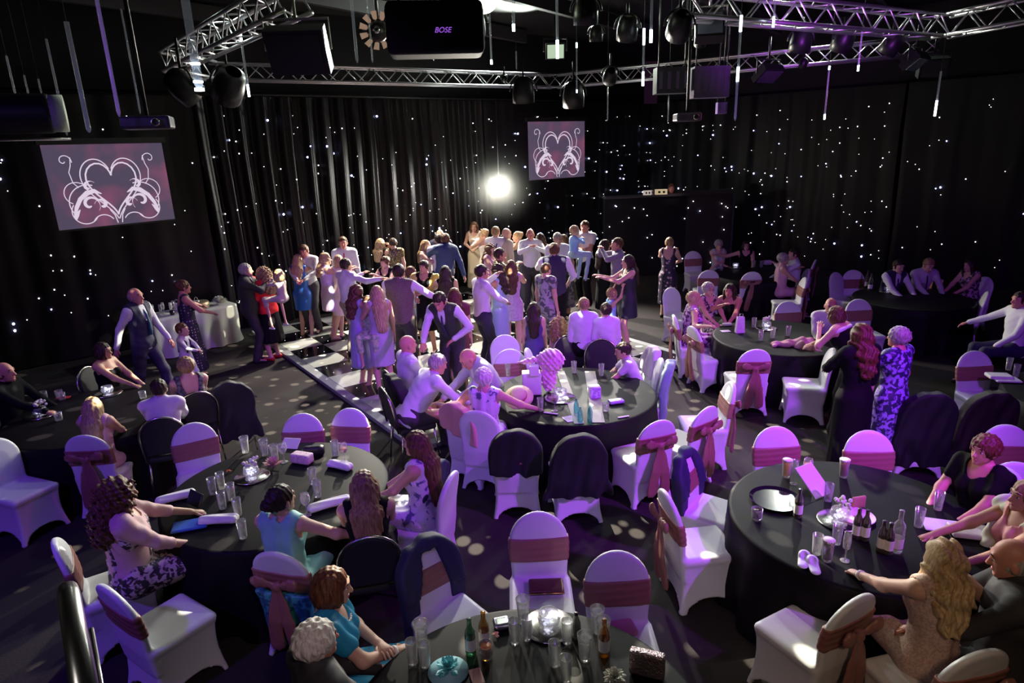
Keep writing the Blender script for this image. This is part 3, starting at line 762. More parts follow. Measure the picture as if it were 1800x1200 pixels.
# ---------------------------------------------------------------- projection screens
def screen(quad_px, dist_l, dist_r, label):
    """hangs parallel to the curtain; left and right edges at the given distances"""
    a = A_(*PD(*quad_px[0], dist_l)); c = A_(*PD(*quad_px[1], dist_r)); hgt = a[2] - PD(*quad_px[2], dist_l)[2]
    c[2] = a[2]; wd = np.linalg.norm(c - a); d = (c - a) / wd; n_ = np.cross(d, A_(0, 0, 1)); ctr = (a + c) / 2 - A_(0, 0, hgt / 2)
    r = empty('projection_screen', tuple(ctr), math.atan2(d[1], d[0])); tag(r, label, 'screen', 'screens showing a heart')
    hw, hh = wd / 2, hgt / 2
    sm = M('projected_picture', (.02, .02, .02), 0.9, emit=(1, 1, 1), es=1.0)
    nt = sm.node_tree; bs = nt.nodes['Principled BSDF']
    if len(nt.nodes) < 4:
        tc = nt.nodes.new('ShaderNodeTexCoord'); no = nt.nodes.new('ShaderNodeTexNoise'); no.inputs['Scale'].default_value = 1.6
        rp_ = nt.nodes.new('ShaderNodeValToRGB'); e = rp_.color_ramp.elements; e[0].color = (.075, .055, .10, 1); e[1].color = (.22, .065, .13, 1); e[0].position = .47; e[1].position = .72
        nt.links.new(tc.outputs['Object'], no.inputs['Vector']); nt.links.new(no.outputs['Fac'], rp_.inputs['Fac']); nt.links.new(rp_.outputs['Color'], bs.inputs['Emission Color'])
    b = MB(); b.box((0, 0, 0), (hw, .012, hh)); b.build('screen_cloth', sm, r, False)
    b = MB(); b.box((0, .01, hh + .05), (hw + .06, .05, .045)); b.build('screen_case', BLACKW, r, False); b = MB(); b.box((0, .01, -hh - .015), (hw + .01, .015, .015)); b.build('bottom_bar', BLACKW, r, False)
    lm = M('projected_line', (.02, .02, .02), 0.9, emit=(0.95, 0.80, 0.98), es=.75)
    b = MB(); k = hh
    def ln(pts, wdt):
        pts = [A_(p[0] * k, -.02, p[1] * k) for p in pts]; n = len(pts); V = []; F = []
        for i, p in enumerate(pts):
            t = nrm(pts[min(i + 1, n - 1)] - pts[max(i - 1, 0)]); q = A_(t[2], 0, -t[0])
            w2 = (wdt[min(i, len(wdt) - 1)] if hasattr(wdt, '__len__') else wdt) * k
            V += [p - q * w2, p + q * w2]
        for i in range(n - 1): F.append([2 * i, 2 * i + 1, 2 * i + 3, 2 * i + 2])
        b.add(V, F)
    def heart(sc_, t0, t1, dz=-.03):
        o = []
        for t in np.linspace(t0, t1, 40):
            o.append((sc_ * 16 * math.sin(t)**3 / 17, dz + sc_ * (13 * math.cos(t) - 5 * math.cos(2 * t) - 2 * math.cos(3 * t) - math.cos(4 * t)) / 17 * 1.22 + .04))
        return o
    def arc(cx, cz, r0, r1, a0, a1, n=22): return [(cx + (r0 + (r1 - r0) * i / n) * math.cos(a0 + (a1 - a0) * i / n), cz + (r0 + (r1 - r0) * i / n) * math.sin(a0 + (a1 - a0) * i / n)) for i in range(n + 1)]
    ln(heart(.62, 0, 2 * pi), .019)
    ln(heart(.74, .35, 2.9), .013); ln(heart(.74, -.35, -2.9), .013)
    tp = lambda w_, n=22: [.75 * w_ * math.sin(pi * min(1, .1 + i / n)) + .004 for i in range(n + 1)]
    for q in (-1, 1):
        m_ = lambda pts: [(q * x, z) for x, z in pts]
        ln(m_(arc(.98, .62, .02, .17, -2.5, 3.4)), .010); ln(m_([(.83, .7), (.86, .5), (.92, .35), (.88, .1), (.78, -.02)]), .010)
        ln(m_(arc(.86, -.18, .30, .24, 2.3, -1.1)), .010); ln(m_(arc(.62, -.42, .46, .42, 1.9, -.6)), .012)
        ln(m_(arc(.60, -.44, .04, .24, -2, 3.9)), tp(.045)); ln(m_(arc(.34, -.47, .02, .17, 5.2, .2)), tp(.05)); ln(m_(arc(.74, -.62, .30, .28, .7, -2.6)), .012)
        ln(m_(arc(.55, -.02, .02, .17, -1.6, 2.5)), tp(.045)); ln(m_([(.30, -.20), (.45, -.12), (.62, -.16), (.80, -.30), (.92, -.50), (1.0, -.72)]), [.01, .05, .06, .05, .045, .02])
        ln(m_(arc(.36, -.98, .26, .26, 2.6, .5)), .012); ln(m_([(.05, -.95), (.09, -.75), (.18, -.6)]), .012); ln(m_([(.85, -.55), (.95, -.68), (.98, -.78)]), [.01, .05, .02])
    b.build('heart_and_scrolls', lm, r, False)
    return r
dl = 12.2
screen(((70, 255), (282, 244), (102, 405)), 10.9, 12.3, 'larger projection screen with a white outlined heart on the left wall')
screen(((928, 214), (1027, 215), (929, 317)), 17.4, 18.5, 'smaller projection screen with a heart right of the bright lamp')
HAZE = 0.11
# ---------------------------------------------------------------- tables
SATIN = M('black_satin_cloth', (0.006, 0.0045, 0.007), 0.55, spec=0.12)
def round_table(x, y, label, r=.90, seed=1):
    t = empty('round_table', (x, y, 0)); tag(t, 'round table ' + label, 'table', 'round banquet tables')
    b = MB(); b.lathe([(.001, .70), (r - .01, .70), (r - .01, .735), (.001, .735)], 0, 40); b.build('tabletop', M('table_board', (.2, .13, .08), .6), t)
    for q in range(4):
        a = pi / 4 + q * pi / 2; b = MB(); b.tube([A_(.5 * math.cos(a), .5 * math.sin(a), .7), A_(.55 * math.cos(a), .55 * math.sin(a), 0)], .015, 0, 8); b.build('leg', STEEL, t)
    rn = random.Random(seed); ph = rn.uniform(0, 6)
    def wv(rr, z, a):
        k = max(0, (.72 - z) / .72)
        return rr + k * (.035 * math.sin(13 * a + ph) + .02 * math.sin(21 * a + 2 * ph))
    b = MB(); prof = [(.001, .745), (r * .5, .745), (r - .02, .745), (r, .74), (r + .012, .725), (r + .02, .6), (r + .035, .4), (r + .05, .2), (r + .06, .012)]
    b.lathe(prof, 0, 120, wave=wv); c = b.build('tablecloth', SATIN); c.location = (x, y, 0)
    tag(c, 'black cloth on the table ' + label, 'tablecloth', 'black round tablecloths')
T = {1: (.70, 7.05), 2: (2.55, 4.30), 3: (.0, 2.50), 4: (-2.05, 5.05), 5: (-4.70, 6.95), 6: (3.85, 9.0), 7: (5.25, 13.6), 8: (6.95, 11.0), 9: (6.25, 6.35)}
for k, l in {1: 'in the middle with the tulle favour stack and straw hat', 2: 'at the right front with the pints and tilted menu', 3: 'at the bottom centre full of empty glasses', 4: 'at the left with the gift boxes and napkin roll',
             5: 'at the far left under the cake table', 6: 'right of the dance floor with the paper bag', 7: 'farthest back by the star curtain', 8: 'with two men in ties behind it', 9: 'at the right edge with the folded papers'}.items():
    round_table(*T[k], l, r=.92 if k != 5 else .95, seed=k)
# flat grey-green strips across the middle table
STRIP = M('grey_green_strip', (.30, .31, .25), .7)
for (p, q, wd, lb) in (((985, 652), (1018, 744), .10, 'narrow grey strip across the middle table, left of the pair'), ((1037, 652), (1052, 742), .13, 'wide grey strip across the middle table, right of the pair')):
    a = A_(*P(*p, .752)); c = A_(*P(*q, .752)); d = nrm(c - a); n_ = A_(-d[1], d[0], 0) * wd / 2
    b = MB(); b.add([a - n_, a + n_, c + n_, c - n_, a - n_ - A_(0, 0, .004), a + n_ - A_(0, 0, .004), c + n_ - A_(0, 0, .004), c - n_ - A_(0, 0, .004)], [[3, 2, 1, 0], [4, 5, 6, 7], [0, 1, 5, 4], [1, 2, 6, 5], [2, 3, 7, 6], [3, 0, 4, 7]])
    tag(b.build('table_strip', STRIP, smooth=False), lb, 'runner', 'grey strips of the middle table')
# ---------------------------------------------------------------- small things
GL = glass('clear_glass'); GLG = glass('green_bottle_glass', (.25, .55, .35)); GLD = glass('dark_bottle_glass', (.15, .1, .05)); GLT = glass('teal_bottle_glass', (.35, .75, .75))
BEER = M('lager', (.75, .38, .04), .2, emit=(.7, .3, .02), es=.12); STOUT = M('dark_ale', (.03, .012, .008), .3); FOAM = M('beer_foam', (.85, .8, .72), .8); WATER = glass('water', (.85, .92, .95), .2)
ROSE = M('rose_drink', (.75, .25, .12), .3); REDW = M('red_wine', (.2, .01, .02), .3); LABEL_M = M('bottle_label', (.75, .73, .68), .7); SILV = M('silver', (.75, .73, .7), .2, metal=1.0)
def glass_obj(kind, name):
    r = empty(name, (0, 0, 0)); b = MB(); liq = None
    if kind == 'tall': pr = [(.001, .004), (.026, .0), (.028, .01), (.035, .15), (.0335, .15), (.026, .015), (.001, .013)]
    elif kind == 'pint': pr = [(.001, .004), (.029, .0), (.031, .02), (.036, .11), (.043, .165), (.0415, .165), (.034, .11), (.028, .02), (.001, .016)]; liq = [(.001, .018), (.028, .02), (.0335, .11), (.039, .15), (.001, .15)]
    elif kind == 'tumbler': pr = [(.001, .004), (.033, .0), (.037, .01), (.042, .09), (.040, .09), (.033, .016), (.001, .014)]
    elif kind == 'wine': pr = [(.001, .002), (.034, .0), (.034, .003), (.005, .008), (.004, .08), (.02, .095), (.037, .125), (.039, .15), (.031, .19), (.030, .19), (.0375, .15), (.035, .126), (.018, .098), (.001, .09)]; liq = [(.001, .095), (.018, .10), (.034, .128), (.035, .14), (.001, .14)]
    elif kind == 'flute': pr = [(.001, .002), (.03, .0), (.03, .003), (.004, .008), (.004, .08), (.022, .10), (.026, .15), (.022, .22), (.021, .22), (.025, .15), (.02, .102), (.001, .09)]
    elif kind == 'bottle': pr = [(.001, 0), (.029, .0), (.031, .01), (.031, .13), (.028, .155), (.014, .19), (.013, .225), (.0145, .228), (.0145, .235), (.001, .235)]
    elif kind == 'winebottle': pr = [(.001, 0), (.036, .0), (.038, .01), (.038, .19), (.034, .21), (.015, .24), (.014, .30), (.016, .302), (.016, .315), (.001, .315)]
    elif kind == 'small': pr = [(.001, 0), (.025, .0), (.027, .01), (.027, .10), (.012, .15), (.012, .17), (.001, .17)]
    b.lathe(pr, 0, 16); return r, b, liq
def glassware(kind, px, py, label, fill=None, mat=None, group=None, name=None, z=.748, cat=None):
    nm = name or {'tall': 'tall_glass', 'pint': 'pint_glass', 'tumbler': 'tumbler', 'wine': 'wine_glass', 'flute': 'champagne_flute', 'bottle': 'beer_bottle', 'winebottle': 'wine_bottle', 'small': 'water_bottle'}[kind]
    r, b, liq = glass_obj(kind, nm); r.location = P(px, py, z)
    body = b.build({'bottle': 'glass_body', 'winebottle': 'glass_body', 'small': 'glass_body'}.get(kind, 'glass_wall'), mat or GL, r)
    if fill:
        l = MB(); pr = liq or [(.001, .015), (.026, .016), (.030, .08), (.001, .08)]
        l.lathe(pr, 0, 14); dk = l.build('drink', fill, r)
        if kind == 'pint': l = MB(); l.lathe([(.001, .150), (.0395, .150), (.041, .163), (.001, .165)], 0, 14); l.build('foam', FOAM, dk)
    if kind in ('bottle', 'winebottle'):
        l = MB(); q = .0318 if kind == 'bottle' else .0388; l.lathe([(q, .035), (q, .11)], 0, 16); l.build('paper_label', LABEL_M, body)
    tag(r, label, cat or ('bottle' if 'ottle' in nm else 'glass'), group); return r
def thing_mesh(name, b, mats, px, py, label, cat, z=.748, rz=0, group=None, smooth=True):
    o = b.build(name, mats, smooth=smooth); o.location = P(px, py, z); o.rotation_euler = (0, 0, rz); tag(o, label, cat, group); return o
def boxthing(name, px, py, hf, mat, label, cat, rz=0, z=.748, group=None, rd=.004, tilt=None):
    b = MB(); Rm = None
    if tilt: c_, s_ = math.cos(tilt), math.sin(tilt); Rm = ((1, 0, 0), (0, c_, s_), (0, -s_, c_))
    b.sdf([('u', box(A_(0, 0, hf[2] + (abs(math.sin(tilt)) * hf[1] if tilt else 0)), A_(*hf), min(rd, min(hf) * .9), Rm), 0)], max(.004, min(.012, min(hf) * .8)))
    return thing_mesh(name, b, mat, px, py, label, cat, z, rz, group)
def centrepiece(px, py, label, flowers=True, z=.748, sc_=1.0):
    r = empty('centrepiece', P(px, py, z)); tag(r, label, 'centrepiece', 'mirror plate centrepieces'); r.scale = (sc_,) * 3
    b = MB(); b.lathe([(.001, 0), (.15, 0), (.155, .006), (.15, .01), (.001, .01)], 0, 28); b.build('mirror_plate', SILV, r)
    b = MB(); b.lathe([(.04, .012), (.062, .03), (.07, .06), (.06, .10), (.055, .10), (.064, .06), (.05, .03), (.001, .02)], 0, 18); b.build('glass_bowl', GL, r)
    b = MB(); rn = random.Random(int(px))
    for i in range(22): b.ball((rn.uniform(-.04, .04), rn.uniform(-.04, .04), rn.uniform(.03, .08)), .009, 0, 6, 4)
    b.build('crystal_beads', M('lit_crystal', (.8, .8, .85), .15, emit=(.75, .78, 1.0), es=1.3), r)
    if flowers:
        b = MB()
        for i in range(16):
            a = rn.uniform(0, 6.28); e = rn.uniform(.3, 1.2); p = A_(.06 * math.cos(a) * e, .06 * math.sin(a) * e, .12 + rn.uniform(0, .06)); b.ball(p, .016, 0, 7, 5)
        b.build('flowers', M('pale_flowers', (.75, .70, .68), .7), r)
    return r
PAPER = M('white_paper', (.75, .73, .72), .7); BROWNP = M('brown_card', (.35, .2, .12), .7); NAPK = M('pink_napkin', (.62, .33, .33), .75); PURPC = M('menu_print', (.55, .5, .6), .7)
def tallset(pts, label, group, kind='tall', **k):
    for (x, y) in pts: glassware(kind, x, y, label, group=group, **k)
# middle table
b = MB()
def tulle():
    r = empty('favour_stack', P(950, 690, .748)); tag(r, 'pile of white favour boxes and crumpled pink tulle bag on the middle table', 'gift bag')
    c = MB(); c.sdf([('u', box(A_(-.10, 0, .13), A_(.11, .08, .13), .01), 0)], .008); c.build('white_box', PAPER, r)
    c = MB(); c.sdf([('u', box(A_(-.07, -.06, .30), A_(.055, .05, .06), .008), 0)], .007); c.build('small_box', PAPER, r)
    c = MB(); c.sdf([('u', ell(A_(.10, .02, .17), A_(.09, .09, .16)), 0), ('u', ell(A_(.13, .02, .38), A_(.15, .11, .14)), .05), ('u', cap(A_(.1, .0, .42), A_(-.22, .05, .36), .05, .02), .03),
                      ('n', (lambda X, Y, Z: .016 * np.sin(X * 60 + 4 * np.sin(Z * 25)) * np.sin(Z * 38 + 3 * np.sin(X * 30 + Y * 22)) + .008 * np.sin(X * 110 + Z * 90), None, None))], .009)
    c.build('tulle_wrap', M('pink_tulle', (.85, .45, .65), .5, sheen=.5), r)
tulle()
c = MB(); c.lathe([(.001, .11), (.06, .11), (.085, .085), (.095, .02), (.10, .01), (.16, .0), (.165, .006), (.105, .018), (.001, .10)], 0, 30); hat = thing_mesh('straw_hat', c, M('straw_weave', (.72, .52, .42), .8, bump=.5, bs=120), 912, 712, 'woven straw hat with pink band resting on the middle table', 'hat', rz=.3)
c = MB(); c.lathe([(.092, .03), (.097, .03), (.094, .06), (.09, .06)], 0, 26); c.build('hat_band', M('hat_band', (.5, .12, .15), .6), hat)
hat.rotation_euler = (.5, -.25, .3); hat.location.z = .84
r = boxthing('tissue_box', 1045, 697, (.062, .062, .062), M('purple_print_card', (.50, .32, .70), .5, pat='noise', col2=(.8, .7, .9), ps=30), 'white and purple cube box on the middle table strip', 'box', rz=.1)
c = MB(); c.box((0, 0, .1245), (.06, .06, .002)); c.build('lid', PAPER, r)
centrepiece(985, 700, 'mirror plate with card holder and crystals beside the pink tulle bag', False, sc_=1.15)
for x, y in ((1013, 726), (1020, 742), (1037, 739)): glassware('small', x, y, 'small blue-green water bottle at the front of the middle table', mat=GLT, group='small water bottles of the middle table')
glassware('tumbler', 1064, 722, 'short clear tumbler beside the baby wipes packet on the middle table', z=.748)
boxthing('wipes_packet', 1083, 708, (.085, .045, .02), M('lilac_packet', (.5, .42, .75), .35), 'purple and white wipes packet lying on the middle table', 'packet', rz=.25)
boxthing('order_of_day_card', 1001, 736, (.06, .075, .002), PURPC, 'lilac card leaflet at the front edge of the middle table', 'card', rz=.35)
boxthing('white_pen_case', 968, 727, (.08, .012, .006), PAPER, 'thin white stick lying left of the lilac card', 'stationery', rz=-.4)
boxthing('phone', 1096, 733, (.065, .012, .005), PAPER, 'slim pale straw packet at the right front edge of the middle table', 'packet', rz=.3)
tallset(((950, 722), (1009, 655), (1057, 660), (893, 660)), 'clear tall glass standing on the middle table', 'glasses of the middle table')
glassware('wine', 975, 722, 'dark wine glass between tulle bag and water bottles', fill=REDW)
boxthing('small_purse', 1088, 652, (.05, .02, .012), SILV, 'small silver phone in front of the boy in white', 'phone', rz=.2)
# right front table
glassware('pint', 1382, 838, 'full golden pint near the far left rim of the right front table', fill=BEER)
glassware('pint', 1482, 838, 'pink-tinged pint with foam behind the tilted menu', fill=M('amber_ale', (.6, .28, .12), .3))
glassware('pint', 1453, 985, 'dark stout pint with pink foam near the plastic cups', fill=STOUT)
glassware('tall', 1435, 973, 'empty plastic cup behind the stout pint')
glassware('flute', 1395, 850, 'empty champagne flute beside the golden pint')
glassware('flute', 1485, 985, 'champagne flute on the front of the right front table')
glassware('wine', 1418, 842, 'wine glass holding an orange drink left of the menu', fill=ROSE)
glassware('tumbler', 1330, 912, 'tumbler of cola with crushed ice on the left rim of the right front table', fill=STOUT)
c = MB(); c.lathe([(.001, 0), (.17, 0), (.195, .02), (.197, .025), (.17, .008), (.001, .008)], 0, 36); thing_mesh('serving_tray', c, M('tray_black', (.015, .013, .018), .12, spec=.8), 1363, 880, 'round black glossy serving tray on the right front table', 'tray', smooth=False)
glassware('bottle', 1402, 908, 'dark beer bottle with a pale label at the tray', mat=GLD)
for x, y in ((1505, 945), (1519, 948), (1548, 968), (1560, 972)): glassware('bottle', x, y, 'dark bottle with a pale label in the cluster right of the stout pint', mat=GLD, group='labelled bottles of the right front table')
glassware('winebottle', 1575, 968, 'taller clear wine bottle amid the labelled bottles', mat=GL)
centrepiece(1475, 915, 'mirror plate centrepiece with sparkling crystals below the tilted menu', True)
boxthing('open_menu', 1428, 862, (.10, .14, .003), PAPER, 'white tilted menu card leaning behind the crystal centrepiece', 'menu', rz=.5, tilt=.7)
r = boxthing('card_holder', 1508, 893, (.06, .012, .05), M('terracotta_card', (.42, .2, .15), .7), 'brown-pink folded table card on a pink-lit plate', 'card', rz=.2)
c = MB(); c.lathe([(.001, 0), (.11, 0), (.13, .018), (.128, .022), (.001, .008)], 0, 28); thing_mesh('side_plate', c, M('pink_lit_plate', (.75, .5, .6), .3), 1505, 910, 'pink-lit white plate under the brown folded card', 'plate', smooth=False)  # pink light is put into the white plate's colour
tallset(((1455, 880), (1614, 925), (1648, 895), (1470, 955)), 'clear tall glass on the right front table', 'tall glasses of the right front table')
for i, (x, y) in enumerate(((1412, 990), (1430, 1000))):
    c = MB(); c.sdf([('u', cap(A_(0, -.05, .018), A_(0, .06, .018), .034, .040, A_(0, 0, 1), .4), 0), ('u', ell(A_(0, .05, .035), A_(.04, .045, .03)), .01), ('s', ell(A_(0, -.0, .06), A_(.028, .05, .032)))], .007)
    thing_mesh('ballet_shoe', c, M('lilac_shoe', (.72, .66, .85), .5), x, y, ('left' if i == 0 else 'right') + ' one of two pale slip-on shoes lying on the right front table', 'shoe', rz=-.5 + i * .3, group='pair of shoes on the table')
boxthing('white_napkin', 1655, 925, (.12, .09, .006), PAPER, 'folded white napkin at the right front table beside the tattooed arm', 'napkin', rz=-.35)
r = boxthing('clear_bag', 1705, 938, (.13, .085, .02), M('pale_plastic', (.7, .62, .75), .25), 'pale square zip bag right of the folded napkin', 'bag', rz=-.3)
boxthing('mobile_phone', 1663, 947, (.04, .075, .006), M('phone_black', (.01, .01, .012), .15), 'black phone in front of the pale zip bag', 'phone', rz=-.3)
# bottom centre table
tallset(((726, 1165), (748, 1170), (905, 1128), (927, 1122), (975, 1168), (995, 1195), (997, 1128)), 'empty tall glass on the bottom centre table', 'empty glasses of the bottom centre table')
tallset(((1028, 1158), (1060, 1130), (1050, 1110), (920, 1092), (742, 1135)), 'tall glass with a curved rim at the far side of the bottom centre table', 'pint glasses of the bottom centre table', kind='pint')
glassware('bottle', 828, 1148, 'dark cider bottle left of the amber one on the bottom centre table', mat=GLG)
glassware('bottle', 852, 1135, 'amber bottle with a gold neck beside the cider bottle', mat=glass('amber_glass', (.75, .5, .1)))
glassware('bottle', 1062, 1150, 'amber bottle among the glasses above the white carnation', mat=glass('amber_glass2', (.8, .45, .05)), fill=None)
glassware('tumbler', 855, 1155, 'tumbler with berries in front of the amber bottle', fill=ROSE)
glassware('small', 1013, 1120, 'small dark mixer bottle between the glasses', mat=GLD)
centrepiece(965, 1100, 'mirror plate with coloured crystals at the far rim of the bottom centre table', False)
boxthing('foil_bag', 882, 1100, (.05, .045, .02), M('iridescent_foil', (.7, .7, .8), .2, metal=.9), 'crinkled iridescent foil bag beside the bottles', 'bag', rz=.2)
def ruffle(px, py, label, name, cat, mat, R, n, z=.748, seed=3, disc=None):
    r = empty(name, P(px, py, z)); tag(r, label, cat)
    rn = random.Random(seed); b = MB()
    for i in range(n):
        a = rn.uniform(0, 6.28); e = rn.uniform(.2, 1.35); d = A_(math.cos(a) * math.cos(e), math.sin(a) * math.cos(e), math.sin(e)); s_ = nrm(np.cross(d, A_(0, 0, 1)) + A_(.01, 0, 0))
        p0 = A_(0, 0, .02); p1 = d * R; up = nrm(np.cross(s_, d))
        w_ = R * .22; b.add([p0 - s_ * w_ * .3, p0 + s_ * w_ * .3, p1 * .7 + s_ * w_ + up * .008, p1 + up * .004, p1 * .7 - s_ * w_ + up * .008,
                             p0 + A_(0, 0, .003), p1 * .7 + up * .012], [[0, 1, 2, 3, 4], [0, 4, 6, 5], [4, 3, 6], [3, 2, 6], [2, 1, 5, 6]])
    b.build('petals', mat, r, False)
    if disc: b = MB(); b.lathe([(.001, .03), (R * 1.3, .0), (R * 1.32, .004), (.001, .036)], 0, 30); b.build('disc', disc, r)
    return r
ruffle(788, 1180, 'turquoise feathered fascinator lying on the bottom centre table', 'fascinator', 'hat', M('turquoise_feather', (.12, .55, .62), .5), .085, 46, disc=M('turquoise_sinamay', (.3, .6, .7), .5))
ruffle(1080, 1195, 'large white carnation at the bottom rim of the bottom centre table', 'carnation', 'flower', M('carnation_petal', (.8, .78, .66), .7), .07, 80, seed=9)
ruffle(872, 1118, 'small pink paper flower by the berry tumbler', 'paper_flower', 'flower', M('pink_petal', (.8, .3, .3), .6), .03, 24, seed=4)
b = MB(); b.sdf([('u', box(A_(0, 0, .075), A_(.095, .028, .075), .015), 0)], .007)
thing_mesh('beaded_clutch', b, M('sequin_silver', (.5, .38, .42), .3, metal=.7, bump=1.0, bs=90), 1137, 1185, 'silver beaded clutch standing on the bottom centre table', 'bag', rz=-.35)
boxthing('pink_napkin', 838, 1190, (.035, .06, .004), NAPK, 'pink triangular napkin lying right of the turquoise fascinator', 'napkin', rz=.3)
# left table
tallset(((375, 868), (392, 893), (408, 878), (419, 905), (428, 945), (390, 858), (559, 873), (551, 850)), 'empty tall glass on the left table', 'empty glasses of the left table')
tallset(((466, 800), (432, 795), (484, 810)), 'pint glass left of the gift boxes on the left table', 'far pint glasses of the left table', kind='pint')
glassware('wine', 606, 812, 'rose wine glass at the far right of the left table', fill=ROSE)
glassware('wine', 500, 812, 'empty wine glass between the pints and the gift boxes'); glassware('tall', 590, 800, 'lit tall water glass in front of the dusky chair', fill=WATER)
glassware('wine', 540, 905, 'empty wine glass near the long white napkin')
centrepiece(443, 838, 'sparkling centrepiece with gypsophila on the left table', True)
ruffle(480, 822, 'pale pink folded napkin rose beside the sparkling centrepiece of the left table', 'napkin_rose', 'napkin', NAPK, .11, 22, seed=6)
r = boxthing('gift_box', 532, 812, (.10, .05, .045), M('striped_card', (.62, .42, .45), .6, pat='noise', col2=(.75, .6, .6), ps=40), 'pink striped oblong gift box on the left table', 'box', rz=-.35)
boxthing('menu_booklet', 512, 785, (.09, .06, .003), PAPER, 'cream tent menu card behind the striped box', 'menu', rz=-.2, tilt=.6)
boxthing('black_handbag', 553, 800, (.10, .04, .05), M('black_leather', (.012, .01, .012), .35), 'black leather handbag in front of the dusky chair', 'bag', rz=.1, rd=.03)
def napkin_roll(px, py, L, rz, label):
    b = MB(); b.sdf([('u', cap(A_(-L, 0, .028), A_(L, 0, .028), .034, .034, A_(0, 1, 0), 1.5), 0), ('n', (lambda X, Y, Z: .003 * np.sin(Y * 120 + X * 14), None, None)), ('i', plane(A_(0, 0, .004), A_(0, 0, -1)))], .007)
    thing_mesh('napkin', b, PAPER, px, py, label, 'napkin', rz=rz, group='rolled napkins of the left table')
napkin_roll(598, 822, .10, -.45, 'rolled white napkin right of the handbag on the left table'); napkin_roll(580, 890, .14, .45, 'long white napkin left of the blonde woman in black')
napkin_roll(385, 918, .12, .05, 'white napkin on a blue cloth near the curly-haired woman'); napkin_roll(310, 878, .12, .5, 'grey napkin roll beyond the curly-haired woman')
boxthing('blue_pouch', 335, 925, (.13, .08, .012), M('blue_satin', (.03, .10, .45), .35), 'shiny blue satin pouch in front of the curly-haired woman', 'bag', rz=.3)
boxthing('tablet_case', 345, 888, (.09, .06, .008), M('dark_case', (.02, .02, .03), .3), 'dark standing phone case beyond the blue pouch', 'phone', rz=-.6, tilt=1.1)
ruffle(402, 830, 'orange red flower lying behind the tall glasses of the left table', 'orange_flower', 'flower', M('orange_petal', (.85, .2, .04), .6), .03, 22, seed=2)
# far left table
centrepiece(190, 692, 'crystal centrepiece on a pale plate at the far left table', False); centrepiece(72, 730, 'pale flower centrepiece at the left end of the far left table', True)
tallset(((105, 698), (110, 702), (78, 700), (252, 700), (104, 738)), 'clear glass on the far left table', 'glasses of the far left table', kind='tumbler')
boxthing('red_packet', 112, 700, (.08, .03, .01), M('red_packet', (.7, .06, .05), .5), 'flat red packet by the glasses of the far left table', 'packet', rz=.1)
boxthing('yellow_napkin', 200, 690, (.09, .05, .004), M('olive_napkin', (.45, .4, .12), .7), 'yellowish napkin beside the crystal centrepiece of the far left table', 'napkin', rz=.1)
# table right of the dance floor
r = empty('gift_bag', P(1300, 584, .748)); tag(r, 'white patterned paper gift bag standing on the table right of the dance floor', 'bag')
c = MB(); V = [(-.065, -.04, 0), (.065, -.04, 0), (.065, .04, 0), (-.065, .04, 0), (-.05, -.03, .24), (.05, -.03, .24), (.05, .03, .24), (-.05, .03, .24)]
c.add(V, [[3, 2, 1, 0], [0, 1, 5, 4], [1, 2, 6, 5], [2, 3, 7, 6], [3, 0, 4, 7]]); c.build('paper', M('patterned_paper', (.8, .68, .85), .6, pat='flowers', col2=(.6, .2, .4), ps=40, thr=.2), r, False)
c = MB(); c.tube([A_(-.03, -.03, .24), A_(-.02, -.03, .29), A_(.02, -.03, .29), A_(.03, -.03, .24)], .003); c.build('handle', PAPER, r)
boxthing('papers', 1275, 582, (.07, .05, .003), PAPER, 'white papers left of the gift bag', 'paper', rz=.1)
boxthing('grey_box', 1278, 572, (.07, .04, .02), M('greybox', (.5, .5, .52), .6), 'grey box behind the white papers', 'box', rz=.05)
centrepiece(1347, 577, 'crystal centrepiece on the table right of the dance floor', True)
tallset(((1337, 598), (1358, 594), (1325, 575), (1385, 590)), 'clear glass on the table right of the dance floor', 'glasses of the table right of the dance floor')
b = MB(); b.sdf([('u', cap(A_(-.22, .02, .02), A_(.2, -.03, .04), .05, .11, A_(0, 0, 1), .6), 0), ('u', cap(A_(.12, -.10, .04), A_(.30, -.30, -.12), .09, .07), .05), ('n', (lambda X, Y, Z: .03 * np.sin(X * 42 + Y * 26) * np.sin(Y * 38 + Z * 20), None, None))], .009)
thing_mesh('crumpled_shawl', b, M('pink_shawl', (.68, .36, .42), .6), 1390, 607, 'crumpled pink scarf with gold end lying on the near rim of that table', 'scarf')
# two far tables
centrepiece(1293, 470, 'crystal centrepiece on the farthest table', False); centrepiece(1560, 512, 'crystal centrepiece before the man in the waistcoat', False)
tallset(((1268, 475), (1325, 470), (1338, 470)), 'clear glass on the farthest table', 'glasses of the farthest table')
tallset(((1610, 508), (1622, 512), (1595, 505)), 'clear glass before the two men in ties', 'glasses before the two men')
for x, y in ((1634, 508), (1652, 507)): glassware('pint', x, y, 'golden pint before the man in the grey shirt', fill=BEER, group='two golden pints')
for x, y in ((1523, 505), (1529, 510)): glassware('winebottle', x, y, 'dark wine bottle left of the man in the waistcoat', mat=GLD, group='wine bottles of the table with two men')
r = boxthing('white_caddy', 1349, 465, (.08, .05, .05), PAPER, 'white box with a dark opening on the farthest table', 'box')
# right edge table
b = MB(); b.sdf([('u', box(A_(0, 0, .03), A_(.12, .08, .02), .01), 0), ('u', box(A_(.05, -.06, .012), A_(.13, .09, .01), .005), 0)], .008); thing_mesh('folded_papers', b, PAPER, 1755, 665, 'folded pale papers at the corner of the right edge table', 'paper', rz=-.2)
tallset(((1785, 662), (1772, 650)), 'clear glass on the right edge table', 'glasses of the right edge table')
